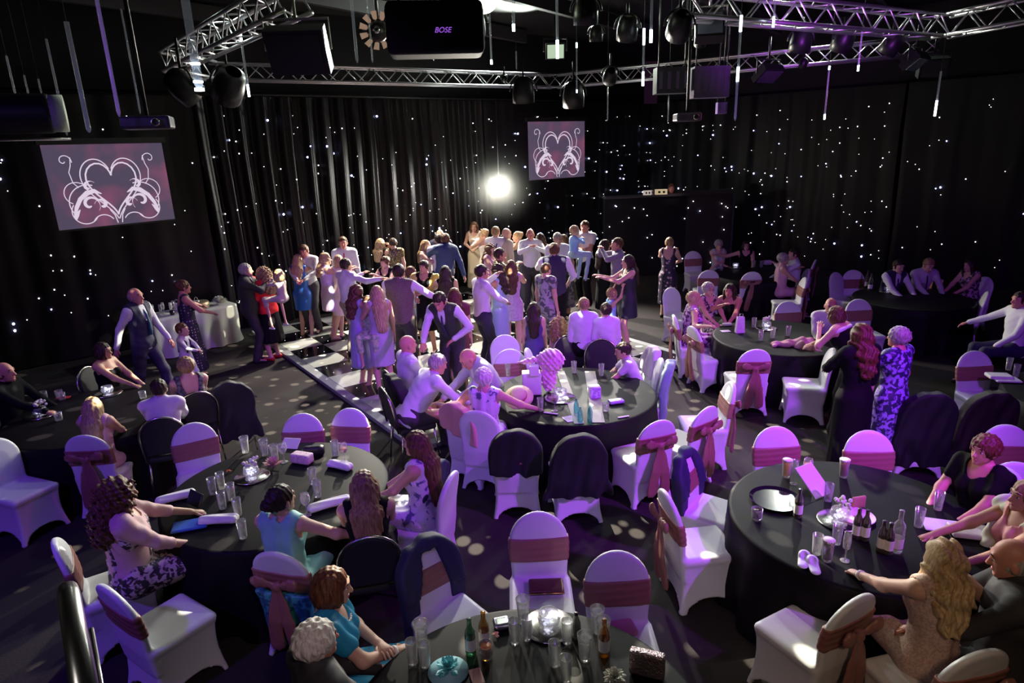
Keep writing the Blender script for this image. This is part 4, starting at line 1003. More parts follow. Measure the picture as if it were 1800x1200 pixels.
# ---------------------------------------------------------------- cake table
ca = A_(*P(278, 635, 0)); cb = A_(*P(427, 599, 0)); cd = nrm(cb - ca); cn = A_(-cd[1], cd[0], 0); CL = np.linalg.norm(cb - ca); dep = .62
r = empty('trestle_table', tuple(ca), math.atan2(cd[1], cd[0])); tag(r, 'long trestle cake table by the left star curtain', 'table')
b = MB(); b.box((CL / 2, dep / 2, .735), (CL / 2 - .01, dep / 2 - .01, .012)); b.build('tabletop', M('table_board2', (.3, .2, .12), .6), r)
for x in (.12, CL - .12):
    b = MB(); b.tube([A_(x, .1, .72), A_(x, .1, .0)], .015); b.tube([A_(x, dep - .1, .72), A_(x, dep - .1, .0)], .015); b.build('leg', STEEL, r)
b = MB(); V = []; n = 90; zs = [.752, .70, .55, .38, .2, .015]
def perim(t):
    L_ = [CL, dep, CL, dep]; t = t * sum(L_)
    if t < CL: return (t, 0, 0, -1)
    t -= CL
    if t < dep: return (CL, t, 1, 0)
    t -= dep
    if t < CL: return (CL - t, dep, 0, 1)
    t -= CL; return (0, dep - t, -1, 0)
for zi, z in enumerate(zs):
    for i in range(n):
        x, y, nx_, ny_ = perim(i / n); k = (.752 - z) / .75
        w_ = k * (.05 + .035 * math.sin(i * 1.05 + 2.5 * k) + .03 * math.sin(i * .43 + 4 * k)); V.append((x + nx_ * w_, y + ny_ * w_, z))
F = [[a * n + i, a * n + (i + 1) % n, (a + 1) * n + (i + 1) % n, (a + 1) * n + i][::-1] for a in range(len(zs) - 1) for i in range(n)] + [list(range(n))]
b.add(V, F); o = b.build('satin_tablecloth', M('ivory_satin', (.55, .56, .52), .25, spec=.8, sheen=.3)); o.location = r.location; o.rotation_euler = r.rotation_euler
tag(o, 'silvery satin cloth draped to the floor over the cake table', 'tablecloth')
cw = lambda x, y, z=.755: tuple(ca + cd * x + cn * y + A_(0, 0, z))
def at_cake(o, x, y): o.location = cw(x, y)
o = ruffle(0, 0, 'bouquet of white flowers at the right end of the cake table', 'bouquet', 'flowers', M('white_petal', (.8, .8, .68), .6), .17, 90, seed=5); at_cake(o, CL - .22, .25)
b = MB(); b.lathe([(.001, 0), (.19, 0), (.2, .02), (.2, .10), (.19, .12), (.001, .12)], 0, 30); o = b.build('cake_stand', M('gold_silver_stand', (.6, .5, .35), .3, metal=.8, bump=.8, bs=60)); at_cake(o, CL - .62, .28); tag(o, 'round ornate silver cake stand on the cake table', 'cake stand')
for i in range(3):
    rr = empty('favour_bag', cw(CL - .95 + i * .16, .40 - .05 * i)); tag(rr, 'small white favour bag with loop handle behind the cake stand', 'gift bag', 'favour bags on the cake table')
    b = MB(); b.sdf([('u', box(A_(0, 0, .07), A_(.05, .03, .07), .01), 0)], .009); b.build('paper', PAPER, rr)
    b = MB(); b.tube([A_(.035 * math.cos(a), 0, .14 + .07 * math.sin(a)) for a in np.linspace(0, pi, 9)], .004, 0, 5); b.build('handle', PAPER, rr)
for i in range(6):
    rr, b, _ = glass_obj('flute', 'champagne_flute'); b.build('glass_wall', GL, rr); at_cake(rr, .08 + .09 * i, .18 + .12 * (i % 2)); tag(rr, 'champagne flute at the left end of the cake table', 'glass', 'flutes on the cake table')
rr, b, _ = glass_obj('tumbler', 'candle_jar'); b.build('glass_wall', M('black_jar', (.02, .02, .02), .2), rr); at_cake(rr, .42, .1); tag(rr, 'small black candle jar at the front of the cake table', 'candle')
# ---------------------------------------------------------------- rig
ALU = M('truss_aluminium', (0.8, 0.8, 0.82), 0.38, metal=1.0)
def truss(a, c, label, sz=.27, z=4.9):
    a = A_(a[0], a[1], z); c = A_(c[0], c[1], z); L = np.linalg.norm(c - a); d = (c - a) / L
    r = empty('lighting_truss', tuple(a), math.atan2(d[1], d[0])); tag(r, label, 'truss', 'aluminium box trusses'); h_ = sz / 2
    cs = [(-h_, -h_), (h_, -h_), (h_, h_), (-h_, h_)]
    for (y, zz) in cs: b = MB(); b.tube([A_(0, y, zz), A_(L, y, zz)], .025, 0, 8); b.build('chord', ALU, r)
    n = max(2, int(L / .28))
    for k in range(4):
        (y0, z0), (y1, z1) = cs[k], cs[(k + 1) % 4]; b = MB(); pts = []
        for i in range(n + 1): x = L * i / n; b_ = i % 2; pts.append(A_(x, (y0, y1)[b_], (z0, z1)[b_]))
        for i in range(n): b.tube(pts[i:i + 2], .010, 0, 5)
        b.build('lattice', ALU, r)
    return r
Q = lambda x, y, z=4.9: P(x, y, z)[:2]
truss(Q(372, 125), Q(975, 143), 'long silver truss running across above the dance floor'); truss(Q(975, 143), Q(1655, 78), 'silver truss from the bend rightwards, behind the violet one')
truss(Q(300, 108), Q(520, -8), 'silver truss rising to the upper left towards the viewer'); truss(Q(300, 108), Q(372, 125), 'short corner piece of truss at the left')
truss(Q(1190, 5), Q(1655, 48), 'violet lit truss at the top right'); truss(Q(1655, 48), Q(1830, 12), 'end truss bending towards the right edge')
TUBE = M('clear_acrylic_tube', (.5, .52, .6), .2, spec=.6, alpha=.25, emit=(.45, .5, .55), es=.10)
def light_tube(t, bt, dist, label, lit=(), r_=.015):
    a = A_(*PD(*bt, dist)); top = A_(*PD(*t, dist)); H_ = max(.2, top[2] - a[2])
    r = empty('hanging_light_tube', tuple(a)); tag(r, label, 'light tube', 'hanging snowfall light tubes')
    b = MB(); b.tube([A_(0, 0, 0), A_(0, 0, .03), A_(0, 0, H_)], [r_ * .4, r_, r_], 0, 8); b.build('tube', TUBE, r)
    b = MB(); zt = 6.3 - a[2]; b.tube([A_(0, 0, H_), A_(0, 0, zt)], .003, 0, 4); b.build('cable', BLACKW, r)
    for (f0, f1) in lit:
        b = MB(); b.tube([A_(0, 0, H_ * f0), A_(0, 0, H_ * f1)], r_ * 1.15, 0, 8); b.build('lit_led_segment', M('icy_led', (.5, .6, .7), .3, emit=(.75, .9, 1.0), es=7.0), r)
TL = [((321, -60), (351, 160), 3.6, 'thick light tube glowing cyan, nearest on the left', ((0, .025), (.07, .085), (.22, .235)), .022), ((183, -60), (210, 205), 4.8, 'long violet-edged light tube above the projector', (), .013),
      ((124, 38), (157, 233), 6, 'light tube with iridescent middle left of the projector', (), .020), ((85, 68), (118, 238), 7.2, 'thin light tube ending left of the heart screen', (), .012),
      ((222, 15), (247, 200), 7.2, 'thin light tube right above the projector', (), .009), ((12, 98), (27, 166), 8.5, 'short faint light tube, leftmost of three above the duct', (), .012),
      ((43, 132), (50, 166), 9.5, 'short faint light tube, middle of three above the duct', (), .012), ((67, 140), (73, 165), 10, 'short faint light tube, rightmost of three above the duct', (), .012),
      ((421, 60), (438, 170), 8.5, 'light tube with bright lower tip under the left truss', ((0, .2), (.88, 1)), .013), ((621, -40), (628, 110), 7, 'pale light tube left of the petal effect lamp', (), .014),
      ((649, -40), (655, 110), 8.2, 'thin light tube crossing the petal effect lamp', (), .010), ((862, 15), (864, 113), 8.6, 'light tube under the glowing globe', ((0, .08),), .012),
      ((901, -30), (903, 55), 6.6, 'light tube right of the glowing globe', ((0, .15),), .012), ((977, -30), (980, 103), 7.2, 'light tube before the green-lit fixture', ((0, .25), (.85, 1)), .013),
      ((1012, 75), (1014, 163), 10, 'thin light tube crossing the bend of the truss', ((0, .06), (.9, 1)), .010), ((1131, 50), (1130, 151), 8, 'bright light tube crossing the truss left of the racks', ((0, .25), (.72, 1)), .012),
      ((1143, -30), (1144, 75), 6.8, 'bright light tube beside the moving head lamp', ((0, .22),), .013), ((1301, 27), (1292, 212), 6.8, 'long light tube with two glowing sections at the right', ((.38, .52), (.85, 1)), .012),
      ((1455, 116), (1449, 210), 9, 'light tube hanging free before the right star curtain', ((0, .1), (.93, 1)), .011), ((1358, 0), (1359, 48), 8, 'short glowing tube end under the violet truss', ((0, .4),), .012),
      ((1514, 55), (1508, 125), 8.6, 'light tube below the crossing of the trusses', ((0, .15),), .011), ((1655, 125), (1643, 204), 9.5, 'light tube with bright lower half at the far right', ((0, .35),), .013),
      ((1068, 153), (1068, 213), 12, 'dull light tube below the truss above the small screen', (), .010), ((1175, 170), (1174, 215), 12, 'dull light tube left of the small projector', (), .010),
      ((907, 90), (908, 122), 12, 'short dull light tube above the truss centre', (), .012), ((763, 90), (763, 108), 12, 'shortest dull light tube above the truss left of the globe', (), .012)]
for t in TL: light_tube(*t)
# glowing globe
o = MB(); o.ball((0, 0, 0), .17, 0, 24, 16); g = o.build('glowing_globe', M('globe_glow', (.9, .95, .8), .5, emit=(.85, 1.0, .62), es=3.2)); g.location = PD(849, -8, 7.4); tag(g, 'glowing pale green-white globe lamp at the top centre', 'lamp')
o = MB(); o.lathe([(.12, .15), (.10, .26), (.02, .28)], 0, 16); o.tube([A_(0, 0, .27), A_(0, 0, 6.3 - g.location.z)], .012); o.build('mount', BLACKW, g)
l = bpy.data.lights.new('globe_light', 'POINT'); lo = bpy.data.objects.new('globe_light', l); C.objects.link(lo); l.color = (.85, 1, .7); l.energy = 22; l.shadow_soft_size = .18; lo.location = g.location + Vector((0, 0, -.22))
# bright stage lamp on the curtain
lp = A_(*PD(877, 322, 16.35)); r = empty('stage_lamp', tuple(lp)); tag(r, 'dazzling white stage lamp shining from the curtain at the back', 'lamp')
o = MB(); o.ball((0, 0, 0), .15, 0, 20, 12, (1, .35, 1)); o.build('bulb', M('dazzling_bulb', (1, 1, 1), .5, emit=(1, .98, .92), es=40), r)
o = MB(); o.lathe([(.12, -.16), (.15, -.12), (.17, .0), (.165, .0), (.13, -.14)], 0, 20); hs = o.build('housing', M('lamp_black', (.02, .02, .02), .5), r); hs.rotation_euler = (math.radians(90), 0, 0)
o = MB(); o.tube([A_(0, .12, .1), A_(0, .14, 4.6 - lp[2])], .012); o.build('hanging_pole', M('lamp_black', (.02, .02, .02), .5), r)
spot(lp + A_(.25, -.28, 0), (-3.4, 14.7, 2.0), (1, .96, .88), 480, 70, .8, .06)
spot(lp + A_(0, -.5, .1), tuple(lp + A_(-.1, .6, .1)), (.9, 1, .85), 14, 150, 1, .05)
# fixtures
CAN = M('fixture_black', (.008, .007, .009), .4, spec=.35)
def hang(r, z0, zt, b): b.tube([A_(0, 0, z0), A_(0, 0, zt)], .018, 0, 6)
def par(px, py, dist, label, yaw=0, tilt=.6, size=.13, lens=None, name='par_can', nlens=0):
    c = PD(px, py, dist); r = empty(name, c); tag(r, label, 'stage light', 'stage lights hanging from the trusses')
    b = MB(); b.lathe([(size * .5, size * 1.2), (size * .8, size * 1.0), (size, .0), (size, -size), (size * .9, -size), (size * .9, -size * .9), (.001, -size * .9)], 0, 18); o = b.build('housing', CAN, r); o.rotation_euler = (tilt, 0, yaw)
    b = MB(); pts = [A_(size * 1.25 * math.cos(a), 0, size * 1.25 * math.sin(a)) for a in np.linspace(0, pi, 11)]; b.tube(pts, .012, 0, 6); hang(r, size * 1.25, max(size * 1.3, min(size * 1.25 + .35, 5.0 - c[2])), b); o = b.build('bracket', CAN, r); o.rotation_euler = (0, 0, yaw)
    b = MB()
    if nlens:
        for i in range(nlens):
            a = 2 * pi * i / max(1, nlens - 1); q = 0 if i == nlens - 1 else size * .55; b.ball((q * math.cos(a), q * math.sin(a), -size * .92), size * .22, 0, 8, 5)
    else: b.lathe([(.001, -size * .93), (size * .85, -size * .93)], 0, 16)
    o = b.build('lens', lens or M('dark_lens', (.05, .05, .08), .08, spec=1), r); o.rotation_euler = (tilt, 0, yaw); return r
BLUEL = M('blue_lens', (.1, .1, .5), .2, emit=(.15, .12, 1.0), es=1.0); WARML = M('warm_lens', (.8, .7, .5), .2, emit=(1, .95, .7), es=1.2); GREENL = M('green_white_lens', (.6, .8, .6), .2, emit=(.55, .7, .5), es=.7)
for px, py, d, lb, yw, tl, sz, ln_, nl in ((1408, 72, 9.5, 'round black moving head, leftmost under the violet truss', 0, .3, .14, CAN, 0), (1483, 70, 9.6, 'round black moving head, second under the violet truss', .3, .5, .14, BLUEL, 0),
        (1568, 78, 9.9, 'round black moving head with a gold rim, third under the violet truss', .6, .6, .13, BLUEL, 0), (1195, 45, 7.6, 'round black moving head left of the square lamp', 0, .9, .13, CAN, 0), (1030, 20, 7, 'violet lit moving head at the top right of the centre', 0, .2, .12, BLUEL, 0),
        (832, 40, 7.8, 'glassy effect lamp just below the glowing globe', 0, .2, .13, None, 0), (1103, 50, 8.2, 'cluster of round glass lenses above the truss', 0, .5, .12, WARML, 7), (1048, 60, 8.6, 'small pendant spotlight with a glass front', 0, .2, .08, None, 0),
        (1073, 133, 12.5, 'round silver lens spotlight hung at the truss bend', 0, 1.1, .13, WARML, 0), (403, 150, 9.2, 'black conical theatre lantern below the left truss', .8, .9, .20, CAN, 0), (322, 152, 9.0, 'black conical theatre lantern at the left corner', -.6, .9, .18, CAN, 0),
        (920, 160, 12.8, 'dark boxy moving light below the truss centre', 0, .2, .20, CAN, 0), (1008, 168, 13, 'dark moving light with a glinting base below the truss bend', 0, .3, .20, CAN, 0), (886, 138, 14, 'tiny round lamp clamped on the truss', 0, 1.2, .06, WARML, 0),
        (1232, 70, 9.5, 'small dark spotlight with a blue gleam by the square lamp', 0, .6, .08, BLUEL, 0), (1412, 112, 10.5, 'small grey spotlight clamped under the right truss', 0, .4, .06, None, 0)):
    par(px, py, d, lb, yw, tl, sz, ln_, nlens=nl)
def flood(px, py, dist, hf, label, rz=0, rx_=.4, front=None, frame=None):
    c = PD(px, py, dist); r = empty('flood_light', c, rz); tag(r, label, 'stage light', 'flat flood lights of the rig')
    b = MB(); b.box((0, 0, 0), hf); b.box((0, hf[1] * 1.1, 0), (hf[0] * .75, hf[1] * .9, hf[2] * .75)); o = b.build('housing', CAN, r, False); o.rotation_euler = (rx_, 0, 0)
    b = MB(); b.box((0, -hf[1] - .006, 0), (hf[0] * .86, .004, hf[2] * .84)); o = b.build('front_glass', front or M('flood_glass', (.05, .045, .06), .15), r, False); o.rotation_euler = (rx_, 0, 0)
    b = MB(); x, z = hf[0] + .03, hf[2] + .06; b.tube([A_(-x, 0, 0), A_(-x, 0, z), A_(x, 0, z), A_(x, 0, 0)], .012); b.tube([A_(0, 0, z), A_(0, 0, z + .3)], .015); b.build('yoke', frame or CAN, r)
flood(525, 88, 6.6, (.27, .08, .20), 'large black rectangular flood light hanging from the left truss', 0, .5, CAN, M('pale_yoke', (.45, .5, .3), .5)); flood(1247, 48, 8.2, (.16, .07, .16), 'square lamp in a bright yoke under the violet truss', -.2, -.5, M('lamp_window', (.2, .22, .3), .2), SILV)
flood(1350, 130, 10, (.20, .05, .13), 'tilted black flat panel lamp below the right truss', .5, .9); flood(1608, 108, 10.4, (.22, .06, .14), 'black flat lamp with a pale edge at the far right', .7, .9, SILV); flood(1640, 118, 10.8, (.2, .1, .14), 'rounded dark lamp behind the pale-edged one', -.3, .3)
flood(976, 90, 10.5, (.14, .06, .11), 'small green-white glowing flood behind a light tube', 0, .2, GREENL)
def petal(px, py, dist):
    c = PD(px, py, dist); r = empty('effect_lamp', c); tag(r, 'petal shaped effect lamp with warm mirror facets above the truss', 'stage light')
    b = MB(); b.ball((0, 0, 0), .12, 0, 16, 10); b.tube([A_(0, 0, .1), A_(0, 0, .6)], .02); b.build('housing', CAN, r)
    b = MB(); b.lathe([(.02, 0), (.045, 0), (.045, .01), (.02, .01)], 0, 16); o = b.build('lens_ring', SILV, r); o.location = (0, -.12, 0); o.rotation_euler = (math.radians(90), 0, 0)
    for i in range(11):
        a = 2 * pi * i / 11; b = MB(); d = A_(math.cos(a), -.3, math.sin(a)); s_ = A_(-math.sin(a), 0, math.cos(a))
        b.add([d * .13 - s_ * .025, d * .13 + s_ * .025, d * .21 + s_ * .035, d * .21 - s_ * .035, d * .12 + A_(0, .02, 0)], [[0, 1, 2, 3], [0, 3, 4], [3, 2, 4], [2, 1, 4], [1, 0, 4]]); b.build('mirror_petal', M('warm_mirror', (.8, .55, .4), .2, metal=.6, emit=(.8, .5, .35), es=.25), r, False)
petal(665, 55, 8.5)
# hanging speaker with badge
c = PD(765, 52, 6.3); r = empty('hanging_speaker', c, .1); tag(r, 'huge black hanging loudspeaker with a small violet badge', 'speaker')
b = MB(); b.sdf([('u', box(A_(0, 0, 0), A_(.42, .22, .22), .05), 0), ('s', plane(A_(0, 0, 0), A_(0, 0, 0.001)) if 0 else box(A_(0, -.4, .45), A_(.6, .3, .3), .01))], .02); b.build('cabinet', M('speaker_black', (.006, .004, .007), .7, spec=.2), r)
b = MB(); b.tube([A_(-.3, 0, .2), A_(-.3, 0, 6.3 - c[2])], .012); b.tube([A_(.3, 0, .2), A_(.3, 0, 6.3 - c[2])], .012); b.build('hanging_cable', CAN, r)
def text(s_, size, mat, name, par_, loc, rot):
    cu = bpy.data.curves.new(name, 'FONT'); cu.body = s_; cu.size = size; cu.extrude = .002; cu.align_x = 'CENTER'; cu.shear = .3
    o = bpy.data.objects.new(name, cu); C.objects.link(o); o.parent = par_; o.location = loc; o.rotation_euler = rot; cu.materials.append(mat)
    dg = bpy.context.evaluated_depsgraph_get(); me = bpy.data.meshes.new_from_object(o.evaluated_get(dg)); o2 = bpy.data.objects.new(name, me); C.objects.link(o2)
    o2.parent = par_; o2.location = loc; o2.rotation_euler = rot; bpy.data.objects.remove(o); return o2
text('BOSE', .06, M('violet_badge', (.3, .1, .7), .3, emit=(.4, .12, .9), es=.8), 'badge', r, (.06, -.235, -.06), (math.radians(90), 0, 0))
# projectors, racks, duct
def projector(px, py, dist, hf, label, rz=0, pole=True):
    c = PD(px, py, dist); r = empty('projector', c, rz); tag(r, label, 'projector', 'ceiling projectors')
    b = MB(); b.sdf([('u', box(A_(0, 0, 0), A_(*hf), .02), 0)], .012); b.build('case', M('projector_case', (.05, .04, .06), .35), r)
    b = MB(); b.lathe([(.035, 0), (.04, .05), (.03, .05)], 0, 14); o = b.build('lens', SILV, r); o.location = (hf[0] * .45, -hf[1], 0); o.rotation_euler = (math.radians(90), 0, 0)
    b = MB(); b.tube([A_(0, 0, hf[2]), A_(0, 0, 6.3 - c[2])], .02); b.build('ceiling_pole', CAN, r)
projector(260, 216, 6.8, (.22, .15, .06), 'violet-grey projector hanging above the large heart screen', .3); projector(1208, 206, 9.5, (.17, .13, .055), 'small grey projector below the equipment racks')
c = PD(45, 200, 6.2); r = empty('air_duct', c, .5); tag(r, 'long dark cylinder duct with a pale end at the upper left', 'duct')
b = MB(); b.sdf([('u', cap(A_(-.9, 0, 0), A_(.18, 0, 0), .17), 0), ('i', plane(A_(.2, 0, 0), A_(1, 0, 0)))], .02); b.build('casing', CAN, r)
b = MB(); b.tube([A_(.16, 0, 0), A_(.30, 0, 0)], .16, 0, 20); b.build('end_collar', M('pale_collar', (.30, .33, .26), .6), r); b = MB(); b.tube([A_(-.3, 0, .1), A_(-.3, 0, 6.3 - c[2])], .012); b.tube([A_(-.9, 0, -.22), A_(.3, 0, -.22)], .012); b.build('hanging_rod', SILV, r)
def rack(px, py, dist, hf, label, mat, nrow):
    c = PD(px, py, dist); r = empty('equipment_rack', c); tag(r, label, 'equipment rack', 'equipment racks above the truss')
    b = MB(); b.box((0, 0, 0), hf); b.build('case', mat, r, False); b = MB()
    for i in range(nrow): b.box((-hf[0] * .75 + i * hf[0] * 1.5 / max(1, nrow - 1), -hf[1] - .006, 0), (hf[0] * .09, .006, hf[2] * .65))
    b.build('modules', M('rack_modules', (.12, .09, .16), .3), r, False)
    b = MB(); b.tube([A_(-hf[0] * .8, 0, hf[2]), A_(-hf[0] * .8, 0, 6.3 - c[2])], .01); b.tube([A_(hf[0] * .8, 0, hf[2]), A_(hf[0] * .8, 0, 6.3 - c[2])], .01); b.build('hanging_rod', CAN, r)
rack(1180, 142, 11.5, (.27, .15, .20), 'black dimmer rack left of the violet lit one', M('rack_dark', (.03, .03, .035), .4), 4); rack(1247, 145, 11.5, (.29, .15, .24), 'violet lit rack hanging behind the truss', M('rack_violet_lit', (.10, .07, .13), .4), 5)  # violet light on the second rack is put into its case colour
rack(1268, 190, 11.6, (.08, .06, .09), 'small violet box under the violet lit rack', M('rack_violet_lit2', (.25, .12, .5), .4), 2)
# curtain rail with small lamps along the back wall
a = A_(*wp(-8.5, .45), 4.62); c = A_(*wp(2.0, .45), 4.62); d = nrm(c - a)
r = empty('curtain_rail', tuple(a)); tag(r, 'dark rail with tiny blue-white lamps above the star curtain', 'rail'); b = MB(); b.tube([A_(0, 0, 0), c - a], .03); b.build('rail', CAN, r)
b = MB()
for i in range(70): b.ball(d * (.2 + i * .18), .012, 0, 5, 4)
tag(b.build('rail_lamps', M('rail_lamp', (.2, .2, .3), .4, emit=(.45, .4, .8), es=.8), r), kind='stuff')
# ceiling joists
for i in range(7):
    b = MB(); x0 = -9 + i * 3.2; b.box((0, 0, 0), (.06, 11, .14)); o = b.build('trim_%d' % (i + 1), M('joist_dark', (.035, .03, .034), .7), smooth=False); o.location = (x0, 9, 6.1); o.rotation_euler = (0, 0, -.62); st(o)
# ---------------------------------------------------------------- booth
BD = 17.4; hz = PD(1130, 344, BD)[2]; b0 = A_(*PD(1062, 344, BD)); b1 = A_(*PD(1205, 350, BD + .3)); b2 = A_(*PD(1286, 345, BD + .5)); bo = A_(b0[0], b0[1], 0)
r = empty('dj_booth', tuple(bo)); tag(r, 'black raised disc jockey booth with a pale ledge in the back corner', 'booth')
def seg(a, c, z0, z1, th, name, mat, par_=r, org=bo):
    d = nrm(A_(c[0] - a[0], c[1] - a[1], 0)); L = math.hypot(c[0] - a[0], c[1] - a[1]); m = A_((a[0] + c[0]) / 2, (a[1] + c[1]) / 2, (z0 + z1) / 2) - org
    b = MB(); b.box(m, (L / 2, th, (z1 - z0) / 2), 0, (tuple(d), (-d[1], d[0], 0), (0, 0, 1))); return b.build(name, mat, par_, False)
seg(b0, b1, 0, hz - .04, .10, 'front_panel', BLACKW); seg(b1, b2, 0, hz - .04, .10, 'front_panel', M('booth_brown', (.03, .022, .02), .7))
seg(b0, b1, hz - .04, hz + .01, .22, 'ledge', M('booth_ledge', (.08, .07, .08), .5)); seg(b1, b2, hz - .04, hz + .06, .14, 'ledge', M('booth_ledge2', (.05, .04, .04), .6))
seg(b2, b2 + A_(.06, .02, 0), .1, hz - .05, .06, 'corner_strip', M('strip_teal', (.10, .16, .13), .5))
rn = random.Random(5); dl_ = nrm(A_(b2[0] - b0[0], b2[1] - b0[1], 0)); LL = math.hypot(b2[0] - b0[0], b2[1] - b0[1])
for i in range(34):
    b = MB(); p_ = dl_ * rn.uniform(.1, LL - .1); b.ball((p_[0] + dl_[1] * .12, p_[1] - dl_[0] * .13 - .01, rn.uniform(.2, hz - .2)), .013, 0, 6, 4); b.build('led_star', LEDB if rn.random() < .1 else LEDW, r)
for px, py, hf, m_, lb in ((1138, 332, (.10, .07, .055), M('lit_mixer', (.5, .45, .4), .5, emit=(.8, .7, .6), es=.5), 'small lit two-dial mixer on the booth ledge'), (1146, 337, (.03, .03, .06), PAPER, 'little white speaker on the booth ledge'), (1162, 335, (.15, .07, .065), M('lit_player', (.5, .45, .3), .5, emit=(.75, .6, .35), es=.5), 'lit cream three-dial player left of the disc jockey')):
    o = MB(); o.box((0, 0, 0), hf); o.box((-hf[0] * .4, -hf[1] - .004, 0), (hf[0] * .2, .004, hf[2] * .4), 1); o.box((hf[0] * .4, -hf[1] - .004, 0), (hf[0] * .2, .004, hf[2] * .4), 1)
    o = o.build('dj_player', [m_, CAN], smooth=False); o.location = PD(px, py, BD + .1); o.location.z = hz + .012 + hf[2]; tag(o, lb, 'dj equipment')
# ---------------------------------------------------------------- hand rail at the lower left
CHR = M('polished_chrome', (.85, .82, .8), .27, metal=1.0)
r = empty('hand_rail', PD(165, 1215, .72)); tag(r, 'polished chrome hand rail at the lower left foreground', 'railing')
def rel(p): return A_(*p) - A_(*r.location)
b = MB(); b.tube([rel(PD(160, 1275, .66)), rel(PD(121, 1048, .90)), rel(PD(119, 1036, .92))], [.0165, .0165, .015], 0, 20); b.build('top_rail', CHR, r)
b = MB(); b.tube([rel(PD(195, 1300, .70)), rel(PD(161, 1105, .90))], .0035, 0, 10); b.tube([rel(PD(186, 1300, .70)), rel(PD(158, 1115, .90))], .0035, 0, 10); b.build('wire', CHR, r)

# haze that glows round the bright lamp
b = MB(); b.ball((0, 0, 0), 1.0, 0, 32, 20); hm_ = bpy.data.materials.new('stage_haze'); hm_.use_nodes = True; nt = hm_.node_tree; nt.nodes.remove(nt.nodes['Principled BSDF'])
vs = nt.nodes.new('ShaderNodeVolumeScatter'); vs.inputs['Color'].default_value = (.95, 1, .95, 1); tc = nt.nodes.new('ShaderNodeTexCoord'); gr = nt.nodes.new('ShaderNodeTexGradient'); gr.gradient_type = 'QUADRATIC_SPHERE'
ml = nt.nodes.new('ShaderNodeMath'); ml.operation = 'MULTIPLY'; ml.inputs[1].default_value = HAZE
nt.links.new(tc.outputs['Object'], gr.inputs['Vector']); nt.links.new(gr.outputs['Fac'], ml.inputs[0]); nt.links.new(ml.outputs[0], vs.inputs['Density']); nt.links.new(vs.outputs[0], nt.nodes['Material Output'].inputs['Volume'])
o = b.build('stage_haze', hm_); o.location = lp + A_(0, -.12, 0); o.scale = (1.25, 1.25, 1.25); tag(o, 'thin stage haze glowing round the dazzling lamp', 'haze', kind='stuff')
pl = bpy.data.lights.new('lamp_glow', 'POINT'); po = bpy.data.objects.new('lamp_glow', pl); C.objects.link(po); pl.color = (.95, 1, .92); pl.energy = 45; pl.shadow_soft_size = .05; po.location = lp + A_(0, -.24, 0)
# ---------------------------------------------------------------- clothes
WSH = M('white_shirt', (.72, .72, .76), .7); LSH = M('lilac_lit_white_shirt', (.68, .62, .75), .7); GSH = M('grey_shirt', (.38, .36, .40), .75); NAVY = M('navy_cloth', (.025, .022, .06), .75)  # LSH is a white shirt with lilac light put into its colour
CHAR = M('charcoal_cloth', (.03, .027, .033), .75); BLK = M('black_cloth', (.006, .005, .007), .8, spec=.15); GBR = M('taupe_tweed', (.17, .13, .12), .8, pat='noise', col2=(.12, .09, .085), ps=80); RED = M('red_jacket', (.75, .015, .02), .65)
BLUED = M('royal_blue_satin', (.02, .12, .50), .35); LIL = M('lilac_satin', (.55, .45, .68), .45); LAV = M('lavender_chiffon', (.42, .42, .68), .6); CREAM = M('cream_dress', (.80, .70, .52), .6); GOLD = M('black_gold_sequins', (.05, .04, .02), .35, pat='noise', col2=(.6, .45, .15), ps=45, thr=.58)
LBLUE = M('pale_blue_dress', (.38, .55, .72), .5); LACE = M('lilac_lace', (.66, .50, .66), .7, pat='noise', col2=(.5, .36, .52), ps=55); SAGE = M('sage_satin', (.45, .50, .42), .4); WTOP = M('white_offshoulder', (.8, .76, .66), .6)
DOTS = M('navy_dotted_dress', (.02, .015, .04), .6, pat='dots', col2=(.6, .5, .6), ps=22, thr=.22); FLDK = M('dark_floral', (.02, .012, .04), .6, pat='flowers', col2=(.62, .35, .5), ps=13, thr=.3); FLBL = M('blue_floral', (.03, .02, .10), .55, pat='noise', col2=(.38, .25, .75), ps=20, thr=.52)
FLPU = M('purple_floral', (.10, .02, .12), .55, pat='noise', col2=(.62, .35, .7), ps=17, thr=.5); FLWH = M('white_floral', (.72, .68, .75), .6, pat='noise', col2=(.12, .12, .25), ps=15, thr=.6); FLBW = M('black_white_floral', (.03, .02, .03), .6, pat='noise', col2=(.6, .45, .5), ps=24, thr=.52)
PAT = M('grey_patterned', (.35, .33, .36), .6, pat='noise', col2=(.08, .08, .09), ps=14); AQUA = M('aqua_dress', (.22, .52, .50), .6); TURQ = M('turquoise_dress', (.02, .28, .50), .5); SKY = M('sky_blue_shirt', (.25, .45, .75), .65); BURG = M('burgundy_dress', (.14, .015, .04), .6)
PINKD = M('pink_dress', (.68, .38, .48), .6); MUST = M('mustard_shawl', (.55, .45, .10), .6); ROSEL = M('rose_lace', (.60, .42, .36), .65, pat='noise', col2=(.45, .30, .27), ps=70, bump=.4, bs=150); BEIGE = M('beige_top', (.55, .48, .38), .7); TIEB = M('pink_tie', (.5, .05, .15), .5)
CORALT = M('coral_pink', (.68, .28, .30), .6); BLSH = M('beige_shoulder', (.66, .42, .42), .6); GLAS = M('spectacles', (.02, .02, .02), .2); PEARL = M('pearl', (.85, .82, .78), .25); GREYS = M('grey_blazer', (.42, .42, .50), .75)
def seat(px, py, label, face, chairk='band', chair_label=None, dx=0, dy=0, **k):
    r, loc, yaw = person(px, py, label, face=face, pose='sit', **k)
    if chairk: chair(loc[0] + dx, loc[1] + dy + 0.0, face, chair_label or ('chair of the ' + label)[:90], chairk)
    return r
